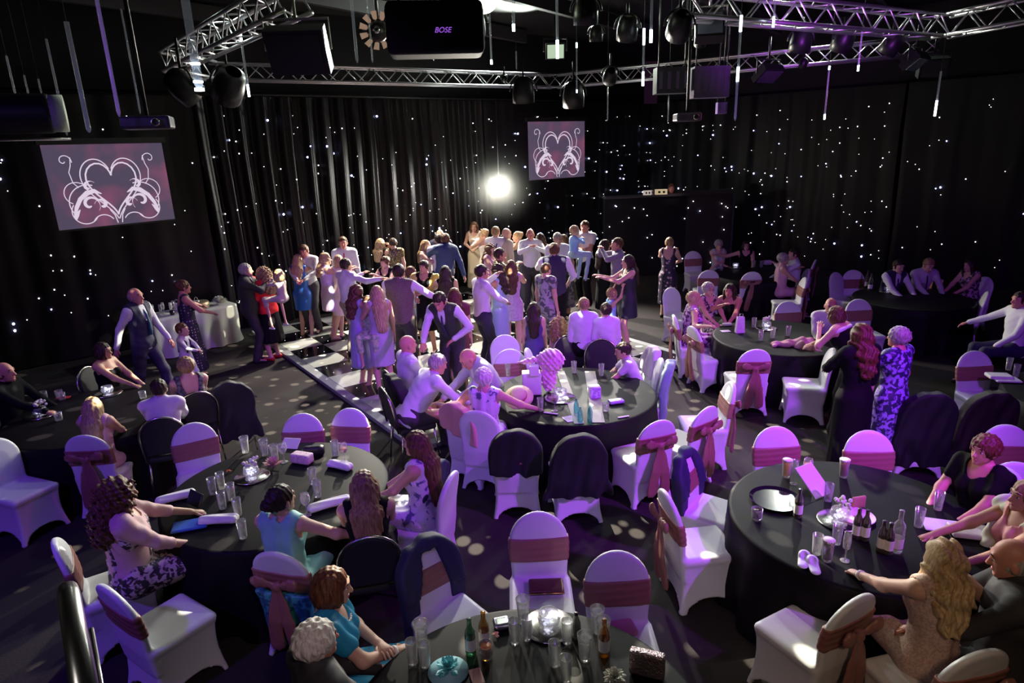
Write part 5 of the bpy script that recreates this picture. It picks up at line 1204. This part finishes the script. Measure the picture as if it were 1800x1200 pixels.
far = dict(h=.019)
Z0 = .06
# ---------------------------------------------------------------- standing left
person(235, 506, 'bald man in white shirt and navy waistcoat walking at the left of the hall', 100, 1.80, sex='m', hair=('bald', 'grey'), skin='r', L='swing', R='back', feet=[(-.1, .25), (.1, -.22)], wear=(('shirt', WSH), ('vest', NAVY), ('trousers', NAVY), ('tie', M('teal_tie', (.03, .12, .15), .5))))
person(320, 492, 'woman in a long spotted navy dress at the cake table', 55, 1.68, hair=('updo', 'brown'), L='out', R='waist', wear=(('dress', DOTS, {'len': .18, 'flare': .3, 'neck': 'low'}),), skin='r')
person(318, 568, 'toddler boy in white shirt and braces standing before the cake table', 95, 1.02, sex='c', hair=('short', 'auburn'), L='waist', R='waist', wear=(('shirt', WSH), ('trousers', M('pale_trousers', (.6, .6, .7), .7)), ('braces', NAVY)), skin='p')
person(430, 463, 'grey-haired man in a dark suit at the left edge of the dance floor', 75, 1.78, sex='m', hair=('short', 'grey'), L='hug', R='hug', wear=(('shirt', WSH), ('jacket', CHAR), ('trousers', CHAR)), **far)
person(460, 470, 'woman in a bright red jacket and long black skirt', -75, 1.68, hair=('curly', 'darkblonde', .12), L='hold', R='hughigh', wear=(('dress', BLK, {'len': .35, 'flare': .35}), ('jacket', RED)), shoe='red', **far)
person(488, 473, 'small fair child in beige carried by the woman in red', -60, .80, sex='c', pose='sit', z0=.78, hair=('bob', 'blonde'), L='hughigh', R='hughigh', reach=.25, knees=.14, wear=(('dress', BEIGE, {'len': .45, 'sleeve': 1}),), shoe='white', **far)
person(532, 431, 'man in a white shirt facing us behind the royal blue dress', 185, 1.80, sex='m', z0=Z0, hair=('short', 'brown'), skin='r', L='waist', R='waist', nod=15, wear=(('shirt', WSH), ('trousers', CHAR)), **far)
person(523, 447, 'blonde woman in a knee-length royal blue dress seen from behind', 5, 1.68, hair=('long', 'blonde', .22), R='hughigh', L='hughigh', wear=(('dress', BLUED, {'len': .58, 'flare': .0}),), shoe='nude', **far)
person(602, 416, 'tall man in an open white shirt with loose pink tie', 170, 1.84, sex='m', z0=Z0, hair=('short', 'brown'), skin='r', wear=(('shirt', WSH), ('trousers', CHAR), ('tie', TIEB)), **far)
person(571, 445, 'blonde woman in a short lilac dress reaching out to the right', 62, 1.68, z0=Z0, hair=('longwave', 'blonde', .16), L='fwd', R='fwd', wear=(('dress', LIL, {'len': .58, 'flare': .12}),), shoe='nude', **far)
person(594, 448, 'fair-haired woman half hidden before the pink tie man', 0, 1.64, z0=Z0, hair=('bob', 'blonde'), L='hug', R='hug', wear=(('dress', CREAM, {'len': .5}),), **far)
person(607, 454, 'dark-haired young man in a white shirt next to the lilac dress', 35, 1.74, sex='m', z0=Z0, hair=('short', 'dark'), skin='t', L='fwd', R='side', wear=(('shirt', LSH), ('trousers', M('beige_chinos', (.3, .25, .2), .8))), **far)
person(668, 419, 'blonde long-haired woman embracing the sequin top woman', 25, 1.68, z0=Z0, hair=('long', 'blonde', .22), L='hug', R='hughigh', wear=(('dress', BLK, {'len': .5}),), **far)
person(690, 418, 'dark-haired woman in a black and gold sequin top from behind', -10, 1.68, z0=Z0, hair=('short', 'dark'), L='hughigh', R='down', wear=(('dress', GOLD, {'len': .6, 'sleeve': 0}),), **far)
person(675, 451, 'laughing woman in a dark top reaching both arms left', 205, 1.64, z0=Z0, hair=('updo', 'brown'), R='fwd', L='hug', lean=8, wear=(('dress', BLK, {'len': .5}),), **far)
person(626, 500, 'brown-haired bridesmaid in a lavender calf-length dress', 40, 1.64, hair=('longwave', 'brown', .24), L='hug', R='waist', wear=(('dress', LAV, {'len': .36, 'flare': .22, 'pleat': .04}),), shoe='nude', **far)
person(661, 502, 'long blonde-haired bridesmaid in pale lilac facing her friend', -25, 1.66, hair=('long', 'blonde', .42), L='waist', R='down', wear=(('dress', LIL, {'len': .45, 'flare': .05}),), shoe='nude', **far)
person(645, 520, 'small child in a cream and green top between the two bridesmaids', 180, 1.05, sex='c', z0=.36, pose='sit', hair=('short', 'brown'), reach=.25, wear=(('dress', M('cream_green', (.6, .62, .45), .7, pat='noise', col2=(.3, .45, .3), ps=20), {'len': .3}),), **far)
person(700, 464, 'broad man in a taupe waistcoat with white sleeves seen from behind', 10, 1.88, sex='m', hair=('short', 'dark'), bld=1.12, L='waist', R=((.42, .2, -.28), (.3, -.3, -1)), wear=(('shirt', WSH), ('vest', GBR), ('trousers', CHAR)), **far)
person(744, 458, 'dark-haired woman with a mustard shawl over a black dress', 195, 1.66, z0=Z0, hair=('updo', 'dark'), skin='t', L='cross', R='waist', wear=(('dress', BLK, {'len': .45}), ('shawl', MUST)), **far)
person(748, 422, 'brown-haired woman looking right over at the dancers', 110, 1.68, z0=Z0, hair=('long', 'darkblonde', .22), L='hug', R='hug', wear=(('dress', BEIGE, {'len': .5}),), **far)
person(771, 411, 'man in a plain white shirt seen from behind near the curtain', -5, 1.82, sex='m', z0=Z0, hair=('short', 'dark'), L='hug', R='hug', wear=(('shirt', LSH), ('trousers', CHAR)), **far)
person(773, 403, 'balding man at the back beside the navy suit', 160, 1.80, sex='m', z0=Z0, hair=('bald', 'grey'), wear=(('shirt', WSH), ('jacket', NAVY), ('trousers', CHAR)), **far)
person(782, 410, 'man in a navy suit leaning with his arm out', -30, 1.84, sex='m', z0=Z0, hair=('short', 'brown'), side=6, R='back', L='hug', wear=(('shirt', WSH), ('jacket', M('navy_suit', (.03, .06, .14), .6)), ('trousers', NAVY)), **far)
person(782, 467, 'girl with very long dark hair seen from behind left of the burgundy dress', 0, 1.62, z0=Z0, hair=('long', 'dark', .36), L='hug', R='down', wear=(('dress', BLK, {'len': .5}),), **far)
person(798, 506, 'woman with long auburn hair in a dark burgundy dress', -5, 1.62, hair=('long', 'auburn', .38), L='waist', R='down', wear=(('dress', BURG, {'len': .45, 'sleeve': 0}),), **far)
person(722, 468, 'small dark-haired girl facing the mustard shawl woman', 90, 1.35, sex='c', z0=Z0, hair=('bob', 'brown'), wear=(('dress', LBLUE, {'len': .5}),), **far)
person(833, 390, 'woman in a cream dress with dark fringe glowing in the back light', 185, 1.74, z0=Z0, hair=('long', 'brown', .24), L='waist', R='waist', wear=(('dress', CREAM, {'len': .1, 'flare': .2, 'pleat': .04}),), h=.02)
person(851, 402, 'golden-haired woman with a bare shoulder right of the cream dress', -40, 1.68, z0=Z0, hair=('updo', 'blonde'), L='hug', R='hug', wear=(('dress', WTOP, {'len': .4, 'neck': 'strapless'}),), skin='p', h=.02)
person(871, 398, 'man in white shirt with dark braces seen from behind', 20, 1.84, sex='m', z0=Z0, hair=('short', 'darkblonde'), R='hug', L='hug', wear=(('shirt', WSH), ('trousers', CHAR), ('braces', BLK)), **far)
person(890, 401, 'shaven-headed man turned right behind the man in braces', 60, 1.80, sex='m', z0=Z0, hair=('bald', ''), wear=(('shirt', BEIGE), ('trousers', CHAR)), h=.02)
person(909, 407, 'blonde woman in a strapless navy dress smiling left', -90, 1.68, z0=Z0, hair=('updo', 'blonde'), L='fwd', R='hug', wear=(('dress', NAVY, {'len': .1, 'neck': 'strapless', 'flare': .15}),), **far)
person(932, 402, 'bald bearded man facing the camera among the dancers', 175, 1.82, sex='m', z0=Z0, hair=('bald', 'brown'), skin='r', L='hug', R='hug', wear=(('shirt', WSH), ('trousers', CHAR)), h=.02)
person(949, 410, 'dark-haired woman in white off-shoulder top and long sage skirt', -35, 1.70, z0=Z0, hair=('long', 'dark', .26), L='hug', R='hug', skin='t', wear=(('top', WTOP, {'neck': 'off', 'sleeve': 0}), ('skirt', SAGE, {'len': .06, 'flare': .14})), **far)
person(862, 428, 'smiling brown-haired woman in pink beside the man in braces', 120, 1.64, z0=Z0, hair=('longwave', 'brown', .15), L='hug', R='waist', wear=(('dress', PINKD, {'len': .5}),), **far)
person(878, 436, 'short dark-haired man in black and gold looking right', 75, 1.76, sex='m', z0=Z0, hair=('short', 'dark'), skin='t', L='hug', R='hug', wear=(('shirt', GOLD), ('trousers', BLK)), **far)
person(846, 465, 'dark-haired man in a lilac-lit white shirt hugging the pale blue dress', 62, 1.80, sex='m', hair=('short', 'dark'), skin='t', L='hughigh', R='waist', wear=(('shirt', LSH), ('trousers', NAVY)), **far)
person(873, 464, 'woman in a long pale blue dress with arms round his neck', -65, 1.70, hair=('longwave', 'dark', .22), skin='t', L='hughigh', R='hughigh', wear=(('dress', LBLUE, {'len': .08, 'flare': .12}),), **far)
person(898, 457, 'woman with long brown hair in a short lilac lace dress seen from behind', 0, 1.68, hair=('long', 'brown', .30), L='waist', R='hug', wear=(('dress', LACE, {'len': .62, 'flare': .1}),), shoe='nude', **far)
person(974, 427, 'tall man in a dark waistcoat with rolled white sleeves, his back to us', 2, 1.88, sex='m', z0=.03, hair=('short', 'brown'), bld=1.08, L='hug', R=((.02, .22, -.42), (.9, -.5, -.2)), wear=(('shirt', WSH, {'sleeve': .6}), ('vest', NAVY), ('trousers', BLK)), **far)
person(991, 412, 'woman with long brown hair just behind the dark waistcoat', 30, 1.72, z0=Z0, hair=('long', 'brown', .3), L='hug', R='down', wear=(('dress', PAT, {'len': .2}),), **far)
person(980, 409, 'man in dark glasses looking towards us behind the waistcoat man', 170, 1.80, sex='m', z0=Z0, hair=('short', 'grey'), wear=(('shirt', WSH), ('trousers', CHAR), ('glasses', GLAS)), **far)
person(960, 462, 'woman in grey patterned trousers half hidden by the dark waistcoat', 40, 1.62, z0=Z0, hair=('short', 'brown'), L='down', R='down', wear=(('top', PAT), ('trousers', PAT)), **far)
person(1028, 388, 'tall man in a white T-shirt and black trousers carrying a child', 215, 1.90, sex='m', z0=Z0, hair=('short', 'brown'), skin='r', turn=-10, L='hold', R='hold', wear=(('shirt', WSH, {'sleeve': .2}), ('trousers', BLK)), **far)
person(1010, 396, 'small boy in a sky blue shirt held against the white T-shirt', 60, .98, sex='c', z0=.98, pose='sit', hair=('short', 'blonde'), reach=.25, L='hug', R='hug', wear=(('shirt', SKY), ('trousers', M('pale_blue_shorts', (.3, .4, .55), .7))), **far)
person(1064, 421, 'woman with long black hair in black left of the grey shirt man', 75, 1.68, z0=Z0, hair=('long', 'dark', .3), L='hug', R='hug', wear=(('dress', BLK, {'len': .3, 'sleeve': .6}),), **far)
person(1085, 418, 'man in a grey-violet shirt with arms round the black-haired woman', -95, 1.80, sex='m', z0=Z0, hair=('short', 'brown'), skin='r', L='hughigh', R='hughigh', wear=(('shirt', M('violet_grey_shirt', (.22, .17, .28), .7)), ('trousers', CHAR)), **far)
person(1104, 448, 'dark-haired woman in a knee-length black dress holding a childs hands', -100, 1.70, hair=('long', 'dark', .25), L='fwd', R='fwd', wear=(('dress', M('blueblack_dress', (.014, .013, .03), .6), {'len': .6, 'flare': .22}),), shoe='heels', **far)
person(1076, 506, 'little girl in a blue dress raising her arms', 70, 1.08, sex='c', hair=('short', 'darkblonde'), L='up', R='up', wear=(('dress', SKY, {'len': .4, 'flare': .3}),), **far)
person(1177, 417, 'woman in a dark floral dress with her hair up left of the covered chairs', 25, 1.68, hair=('updo', 'darkblonde'), L='hug', R='waist', wear=(('dress', FLDK, {'len': .30, 'flare': .1, 'neck': 'low'}),), **far)
dj = PD(1180, 322, BD + .55)
person(1180, 322, 'disc jockey in black seen from the chest up behind the booth', 185, 1.78, sex='m', z0=dj[2] - 1.76, at=(dj[0], dj[1]), hair=('short', 'brown'), skin='r', L='hold', R='down', wear=(('shirt', BLK), ('trousers', BLK)), h=.02)
person(938, 531, 'girl with long dark hair seen from behind at the near edge of the dance floor', 5, 1.35, sex='c', hair=('long', 'dark', .32), wear=(('dress', M('indigo_dress', (.08, .06, .22), .6), {'len': .4}),), h=.016)
person(983, 558, 'small child with curly light hair in beige', 20, 1.10, sex='c', hair=('curly', 'darkblonde', .02), wear=(('dress', BEIGE, {'len': .4, 'sleeve': 0}),), h=.016)
person(1026, 523, 'boy with cropped hair in a white shirt seen from behind', 0, 1.50, sex='c', hair=('short', 'darkblonde'), bld=1.15, wear=(('shirt', LSH), ('trousers', BLK)), h=.016)
person(1065, 532, 'dark-haired boy in a white shirt beside the cropped-hair boy', -10, 1.42, sex='c', hair=('short', 'dark'), bld=1.15, wear=(('shirt', LSH), ('trousers', BLK)), h=.016)
person(768, 518, 'dark-haired man in white shirt and charcoal waistcoat bending forward with hand on hip', 200, 1.80, sex='m', hair=('short', 'dark'), skin='r', lean=28, L='hip', R='table', nod=20, wear=(('shirt', LSH), ('vest', CHAR), ('trousers', CHAR), ('tie', NAVY)), h=.015)
# ---------------------------------------------------------------- middle table sitters
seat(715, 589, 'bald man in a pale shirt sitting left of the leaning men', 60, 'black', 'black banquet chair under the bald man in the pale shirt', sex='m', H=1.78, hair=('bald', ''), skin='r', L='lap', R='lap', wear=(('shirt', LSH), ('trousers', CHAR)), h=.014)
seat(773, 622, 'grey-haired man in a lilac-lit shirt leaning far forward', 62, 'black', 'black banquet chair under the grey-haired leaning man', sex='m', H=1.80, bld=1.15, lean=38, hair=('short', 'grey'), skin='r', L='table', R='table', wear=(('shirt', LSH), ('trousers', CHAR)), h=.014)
seat(812, 618, 'bald ruddy man in a grey blazer bowing his head left', -115, None, None, sex='m', H=1.80, lean=30, hair=('bald', ''), skin='r', L='table', R='table', nod=25, wear=(('shirt', WSH), ('jacket', GREYS), ('trousers', CHAR)), h=.014)
seat(850, 647, 'white-haired woman in a white floral dress leaning on a chair back', 15, 'plain', 'white covered chair under the woman in white floral', H=1.66, hair=('crop', 'white'), L=((.40, .15, -.22), (.2, -.5, -1)), R='out', bld=1.1, wear=(('dress', FLWH, {'len': .2}),), h=.013)
seat(1093, 602, 'dark-haired boy in white slumped over the right side of the middle table', -85, 'plain', 'white covered chair under the boy slumped over the middle table', sex='c', H=1.35, lean=22, hair=('short', 'dark'), L='table', R='table', wear=(('shirt', LSH, {'sleeve': .4}), ('trousers', CHAR)), h=.013)
# ---------------------------------------------------------------- table right of dance floor
seat(1221, 513, 'blonde woman in a purple floral dress turning to her neighbours', 95, 'bow', 'sashed chair under the blonde woman in purple floral', H=1.66, hair=('crop', 'blonde'), L='table', R='backrest', bld=1.15, wear=(('dress', FLPU, {'len': .2}), ), h=.014)
seat(1246, 497, 'grey-haired woman with glasses and black-white top', 160, None, None, H=1.62, hair=('crop', 'grey'), wear=(('dress', FLBW, {'len': .2}), ('glasses', GLAS)), L='table', R='table', h=.016)
seat(1283, 499, 'dark-haired woman in black with coral shoulders hugging at the table', 215, None, None, H=1.64, hair=('long', 'dark', .1), skin='r', L='table', R='hug', lean=15, wear=(('dress', BLK, {'len': .2, 'neck': 'off'}),), h=.016)
person(1467, 538, 'brown bobbed woman in black with a broad white collar leaning on the table', -40, H=1.62, hair=('bob', 'brown'), L='chin', R='waist', lean=30, bld=1.1, wear=(('dress', BLK, {'len': .15, 'neck': 'off', 'flare': .35, 'pleat': .05}),), h=.014,
     extra=lambda root, T_, Hd, arms, s: (lambda b: b.build('collar', WSH, root))((lambda b: (b.tube([T_(.17 * math.sin(a), .09 * math.cos(a), .455) for a in np.linspace(0, 2 * pi, 20)], .028, 0, 7), b)[1])(MB())))
seat(1462, 524, 'pink-headed person in a white garment behind the white collar woman', -160, None, None, sex='m', H=1.72, hair=('bald', ''), skin='r', lean=20, wear=(('shirt', WSH), ('trousers', CHAR)), L='table', R='table', h=.016)
# far tables
seat(1264, 422, 'grey-haired woman in a pale blue top with arms crossed at the farthest table', 180, None, None, H=1.64, hair=('crop', 'grey'), L='cross', R='cross', wear=(('dress', M('pale_teal', (.40, .48, .48), .6), {'len': .3}), ('glasses', GLAS)), h=.02)
seat(1312, 423, 'dark-haired woman with glasses at the farthest table', 190, None, None, H=1.64, hair=('bob', 'dark'), R='side', L='table', wear=(('dress', BLK, {'len': .3}), ('glasses', GLAS)), h=.02)
seat(1397, 436, 'man in a white shirt turning to kiss at the farthest table', -80, 'plain', 'white covered chair under the kissing man', sex='m', H=1.80, hair=('short', 'dark'), L='hug', R='table', wear=(('shirt', WSH), ('trousers', CHAR)), h=.02)
seat(1378, 445, 'grey-haired woman in pink kissing the man in white', 100, None, None, H=1.66, hair=('crop', 'grey'), L='hug', R='table', wear=(('dress', PINKD, {'len': .3}),), h=.02)
seat(1582, 457, 'dark-haired man in white shirt and waistcoat leaning on his table', 170, None, None, sex='m', H=1.78, lean=18, hair=('short', 'dark'), L='table', R='table', wear=(('shirt', WSH), ('vest', NAVY), ('trousers', CHAR), ('tie', NAVY)), h=.018)
seat(1637, 456, 'fair man in a grey-white shirt and dark tie looking down', 180, None, None, sex='m', H=1.80, lean=14, nod=18, hair=('short', 'darkblonde'), L='table', R='table', wear=(('shirt', M('greywhite_shirt', (.5, .48, .54), .7)), ('trousers', CHAR), ('tie', NAVY)), h=.018)
seat(1706, 455, 'woman with long dark hair in a patterned dress beside the two men', -100, 'plain', 'dim covered chair under the dark-haired woman in pattern', H=1.68, hair=('long', 'dark', .2), L='table', R='table', lean=10, wear=(('dress', FLBW, {'len': .2}),), h=.018)
seat(1797, 512, 'man in a white shirt at the right edge resting his arm on a chair', -85, None, None, sex='m', H=1.80, hair=('short', 'dark'), skin='r', L='lap', R='out', wear=(('shirt', WSH), ('trousers', NAVY)), h=.016)
# standing right
person(1515, 569, 'woman with long auburn hair in a black dress seen from behind', -15, 1.70, hair=('longwave', 'auburn', .26), L='waist', R='down', wear=(('dress', BLK, {'len': .12, 'flare': .12, 'sleeve': .6}),), bld=1.08, h=.014)
person(1581, 575, 'grey short-haired woman in a violet-blue floral dress seen from behind', -30, 1.62, hair=('crop', 'grey'), L='waist', R='down', skin='r', wear=(('dress', FLBL, {'len': .12, 'flare': .12, 'sleeve': 0}),), bld=1.12, h=.013)
# right front table
seat(1735, 767, 'curly auburn-haired woman in a black top at the right table', -110, 'band', 'sashed chair under the curly auburn-haired woman', H=1.66, hair=('crop', 'auburn'), skin='r', L='table', R='table', bld=1.1, wear=(('dress', BLK, {'len': .3, 'sleeve': .2}),), h=.011, dx=.05, dy=.05)
seat(1812, 845, 'woman at the right edge with a green-white scarf and outstretched arm', -85, None, None, H=1.66, hair=('long', 'darkblonde', .2), skin='t', L='tablefar', R='tablefar', wear=(('dress', CORALT, {'len': .3}), ('scarf', M('greenwhite_scarf', (.6, .65, .5), .7))), h=.012)
seat(1778, 948, 'bald man in a dark suit with a white collar at the lower right', -55, None, None, sex='m', H=1.80, hair=('bald', 'grey'), skin='r', L='table', R='table', bld=1.1, nod=12, wear=(('shirt', WSH), ('jacket', CHAR, {'neck': 'collar', 'd': .024}), ('trousers', CHAR)), h=.011)
seat(1664, 950, 'long blonde-haired woman in a rose lace dress with her back to us', -5, None, None, H=1.68, hair=('longwave', 'blonde', .24), L='tablefar', R=((.34, .22, -.30), (.6, -.4, -.5)), wear=(('dress', ROSEL, {'len': .25, 'sleeve': -1}), ('watch', PEARL, {'q': -1})), h=.010)
# left tables
seat(178, 602, 'woman with glasses and bare shoulders at the far left table', 95, 'black', 'black chair of the bare-shouldered woman with glasses', H=1.64, hair=('bob', 'dark'), skin='t', L='table', R='tablefar', wear=(('dress', BLK, {'len': .3, 'neck': 'strapless'}), ('glasses', GLAS)), h=.015)
seat(3, 637, 'bald ruddy man at the left edge of the photo', 85, None, None, sex='m', H=1.76, hair=('bald', 'brown'), skin='r', L='table', R='tablefar', wear=(('shirt', BLK), ('trousers', BLK)), h=.015)
seat(324, 628, 'woman with short highlighted hair in black and grey seen from behind', -35, 'black', 'black chair under the woman with highlighted hair', H=1.66, hair=('crop', 'darkblonde'), L='table', R='table', bld=1.05, wear=(('dress', M('greyblack_dress', (.03, .028, .035), .6, pat='noise', col2=(.15, .14, .17), ps=18), {'len': .3, 'neck': 'low'}),), h=.014)
seat(276, 666, 'dark-haired boy in a white shirt on a black round-backed chair', -20, 'black', 'black round-backed chair with steel legs under the boy in white', sex='m', H=1.62, hair=('short', 'dark'), L='table', R='table', wear=(('shirt', LSH), ('trousers', BLK)), h=.014)
seat(160, 698, 'small girl with straight blonde hair from behind', -5, 'bow', 'violet-lit sashed chair behind the small blonde girl', H=1.50, hair=('long', 'blonde', .30), L='table', R='table', wear=(('dress', PINKD, {'len': .3}),), h=.014)
seat(203, 842, 'woman with big curly brown hair and bare shoulders', 56, 'band', 'covered chair under the curly-haired woman', H=1.70, hair=('curly', 'brown', .2), L='tablefar', R='table', bld=1.22, wear=(('dress', FLBW, {'len': .2, 'neck': 'strapless'}), ('top', M('blush_top', (.62, .36, .40), .6), {'sleeve': .6, 'hem': .06, 'd': .016})), h=.011, dx=-.16, dy=-.02)
seat(490, 853, 'woman in an aqua sleeveless top with a dark low bun', 10, None, None, H=1.66, hair=('bun', 'dark'), L='table', R='out', turn=25, wear=(('dress', AQUA, {'len': .2, 'd': .016}),), h=.010)
seat(637, 828, 'blonde long-haired woman in a black strappy top seen from behind', -12, 'black', 'black chair under the blonde in the strappy top', H=1.68, hair=('long', 'darkblonde', .36), L='table', R='table', bld=1.05, wear=(('dress', BLK, {'len': .2, 'neck': 'low'}),), h=.011)
seat(730, 758, 'woman with very long brown hair in a lilac floral dress facing left', -75, 'plain', 'white covered chair under the long brown-haired woman in lilac floral', H=1.66, hair=('long', 'brown', .40), L='table', R='table', wear=(('dress', FLWH, {'len': .2}),), h=.012)
# bottom centre table
seat(585, 1000, 'red-brown bobbed woman in a turquoise dress with a pearl necklace', 78, None, None, H=1.66, hair=('bob', 'auburn'), skin='p', L='hold', R='waist', nod=8, wear=(('dress', TURQ, {'len': .2, 'sleeve': .3}), ('beads', PEARL), ('watch', PEARL)), h=.009)
seat(553, 1095, 'white-haired person in a dark suit with back to us at the bottom', 45, None, None, sex='m', H=1.66, hair=('crop', 'white'), skin='r', L='table', R='table', wear=(('shirt', WSH), ('jacket', CHAR, {'neck': 'collar', 'd': .022}), ('trousers', CHAR)), h=.009)
# ---------------------------------------------------------------- chairs
CG = {}
for a in ((1160, 738, -22, 'bright violet sashed chair with a bow below the silver-blue drape', 'bow'), (1246, 714, -38, 'tall bright violet chair, its bow trailing to the floor', 'bow'), (1288, 671, -86, 'chair seen edge-on with a gold-pink bow tail', 'bow'),
          (1364, 749, 180, 'violet chair with a flat pink sash behind the golden pint', 'band'), (1528, 756, 188, 'violet chair with a flat sash right of the tilted menu', 'band'), (1170, 864, 82, 'chair turned right with a bow at its left and pale seat', 'bow'),
          (1203, 790, 128, 'sashed chair with a navy jacket hung over its left side', 'band'), (945, 899, 180, 'chair with a dark clutch bag on its seat', 'band'), (1083, 968, 180, 'grey-lit chair with brownish sash at the bottom centre', 'band'),
          (745, 946, 140, 'chair with a navy jacket over the back and bright seat', 'band'), (481, 969, 14, 'pale chair with a bow and shimmering wrap at the lower left', 'bow'), (185, 1030, 34, 'lower left chair beside the chrome rail, seat to the right', 'band'),
          (336, 743, 152, 'slanted violet chair at the upper left of the left table', 'band'), (531, 726, 180, 'violet chair behind the black handbag', 'band'), (616, 717, 192, 'violet chair right of the black handbag', 'band'), 
          (896, 613, 180, 'chair with brown sash beyond the straw hat', 'band'), (887, 588, 180, 'dim chair just behind the brown-sashed one', 'plain'), (925, 612, 100, 'narrow violet edge-on chair by the tulle bag', 'plain'),
          (1150, 612, -95, 'chair under the lilac shawl right of the boy', 'band'), (1178, 640, -75, 'chair under the silver-blue wrap', 'band'), (905, 760, 0, 'chair under the black jacket below the middle table', 'band'), (1020, 768, -5, 'chair under the long dark coat', 'band'),
          (800, 712, 38, 'chair under the salmon pink jacket', 'plain'), (1330, 613, 0, 'violet chair with long pink bow tails in front of the table', 'bow'), (1217, 573, 78, 'chair with a gold-lit bow right of the dancers', 'bow'),
          (1385, 529, 180, 'chair with flat sash beyond the crystal plate', 'band'), (1509, 525, 180, 'chair with flat sash beside the big dark table', 'band'), (1500, 474, 185, 'chair near the wine bottles', 'band'), (1218, 441, 178, 'chair with a warm glint on its sash', 'band'),
          (1247, 474, 5, 'small chair before the farthest table, left one', 'band'), (1323, 477, 0, 'small chair with long bow before the farthest table', 'bow'), (1434, 456, -60, 'slanted far chair at the back right', 'bow'), (1416, 487, -80, 'edge-on far chair with gold bow', 'bow'),
          (1713, 616, 180, 'bright violet chair at the right edge table', 'band'), (1737, 512, -60, 'dim chair by the man at the right edge', 'plain'), (1770, 746, 190, 'large dim chair behind the curly auburn hair', 'band'), (1790, 812, 200, 'chair cut by the right edge with a pale gold bow', 'bow'),
          (1512, 1047, -28, 'cream-lit chair with gold bow at the lower right', 'bow'), (1733, 1142, -12, 'cream-lit chair at the bottom right corner', 'bow'), (-22, 772, 112, 'violet chair cut by the left edge', 'plain'), (1466, 612, -75, 'white chair beside the black gown', 'plain'),
          (1178, 505, 150, 'white chair seat behind the woman in dark floral', 'plain'), (1468, 478, 150, 'dark-sashed chair left of the wine bottles', 'plain')):
    chair_at(*a, group='white covered banquet chairs')
chair_at(1000, 590, 175, 'bare black round-backed chair beside the boys', 'black'); chair_at(1057, 597, 185, 'bare navy-black chair right of the black one', 'black')
# ---------------------------------------------------------------- jackets and wraps over chairs
NJ = M('navy_jacket', (.022, .02, .07), .7); BJ = M('black_jacket', (.010, .009, .014), .7)
drape(1203, 788, 128, 'navy jacket slung over the chair right of the edge-on chair', NJ, zb=.45, wide=.02, cut=.12, d=.022); drape(745, 944, 140, 'navy jacket over the chair left of the clutch bag chair', NJ, zb=.30, wide=.05, cut=.13, d=.026)
drape(905, 756, 0, 'black jacket over the chair below the middle table', BJ, zb=.48, wide=.07); drape(1020, 764, -5, 'long dark coat over the chair right of the black jacket', BJ, zb=.30, wide=.12)
drape(799, 708, 38, 'salmon pink jacket over the chair by the white-haired woman', M('salmon_jacket', (.72, .36, .34), .7), zb=.50, wide=.05, tilt=-.3); drape(1150, 610, -95, 'lilac shawl over the chair beside the boy', M('lilac_shawl', (.62, .50, .66), .7), name='shawl', zb=.62, wide=.02, cat='shawl')
drape(1178, 636, -75, 'silver-blue shiny wrap hanging from the chair', M('silverblue_wrap', (.20, .28, .38), .35, sheen=.4), name='wrap', zb=.22, wide=.03, cat='wrap', cut=.11)
drape(1642, 692, 10, 'big black coat standing over a chair right of the floral dress', BJ, name='coat', zb=.12, wide=.07, d=.04, cat='coat'); drape(400, 672, -25, 'black coat over the chair left of the chequered floor', BJ, name='coat', zb=.20, wide=.08, d=.035, cat='coat')
chair_at(1642, 696, 10, 'chair hidden under the big black coat', 'plain'); chair_at(400, 676, -25, 'chair hidden under the black coat by the floor', 'black')
drape(1752, 690, 5, 'dark brown coat hanging over the chair at the right edge table', M('brownblack_coat', (.02, .010, .012), .7), name='coat', zb=.12, wide=.10, d=.04, cat='coat'); drape(765, 812, -70, 'dark jacket behind the long brown-haired woman', NJ, zb=.25, wide=.05)
drape(690, 660, 60, 'black jacket over the chair of the man in the pale shirt', BJ, zb=.20, wide=.05, d=.04); drape(482, 970, 14, 'shimmering turquoise wrap hanging behind the woman in turquoise', M('shimmer_wrap', (.06, .38, .36), .35, pat='noise', col2=(.02, .12, .18), ps=25), name='wrap', zb=.14, wide=.0, d=.02, top=.62, cat='wrap')
# clutch bags on seats
p = P(960, 1030, .50)
b = MB(); b.sdf([('u', box(A_(0, 0, .02), A_(.125, .075, .02), .015), 0)], .008); o = b.build('clutch_bag', M('bronze_leather', (.16, .07, .06), .3, metal=.4)); o.location = (p[0], p[1], .478); tag(o, 'dark bronze clutch bag on the seat of the chair at bottom centre', 'bag')
b = MB(); b.tube([A_(-.125, -.078, .02), A_(.125, -.078, .02)], .004); b.build('gold_clasp', M('gold', (.8, .5, .2), .2, metal=1), o)
b = MB(); b.sdf([('u', box(A_(0, 0, .02), A_(.12, .07, .02), .015), 0)], .008); o = b.build('clutch_bag', M('pink_leather', (.5, .2, .28), .35)); p = P(1085, 1110, .48); o.location = (p[0], p[1], .478); o.rotation_euler = (0, 0, .2); tag(o, 'pink clutch bag on the seat behind the glasses at the bottom', 'bag')
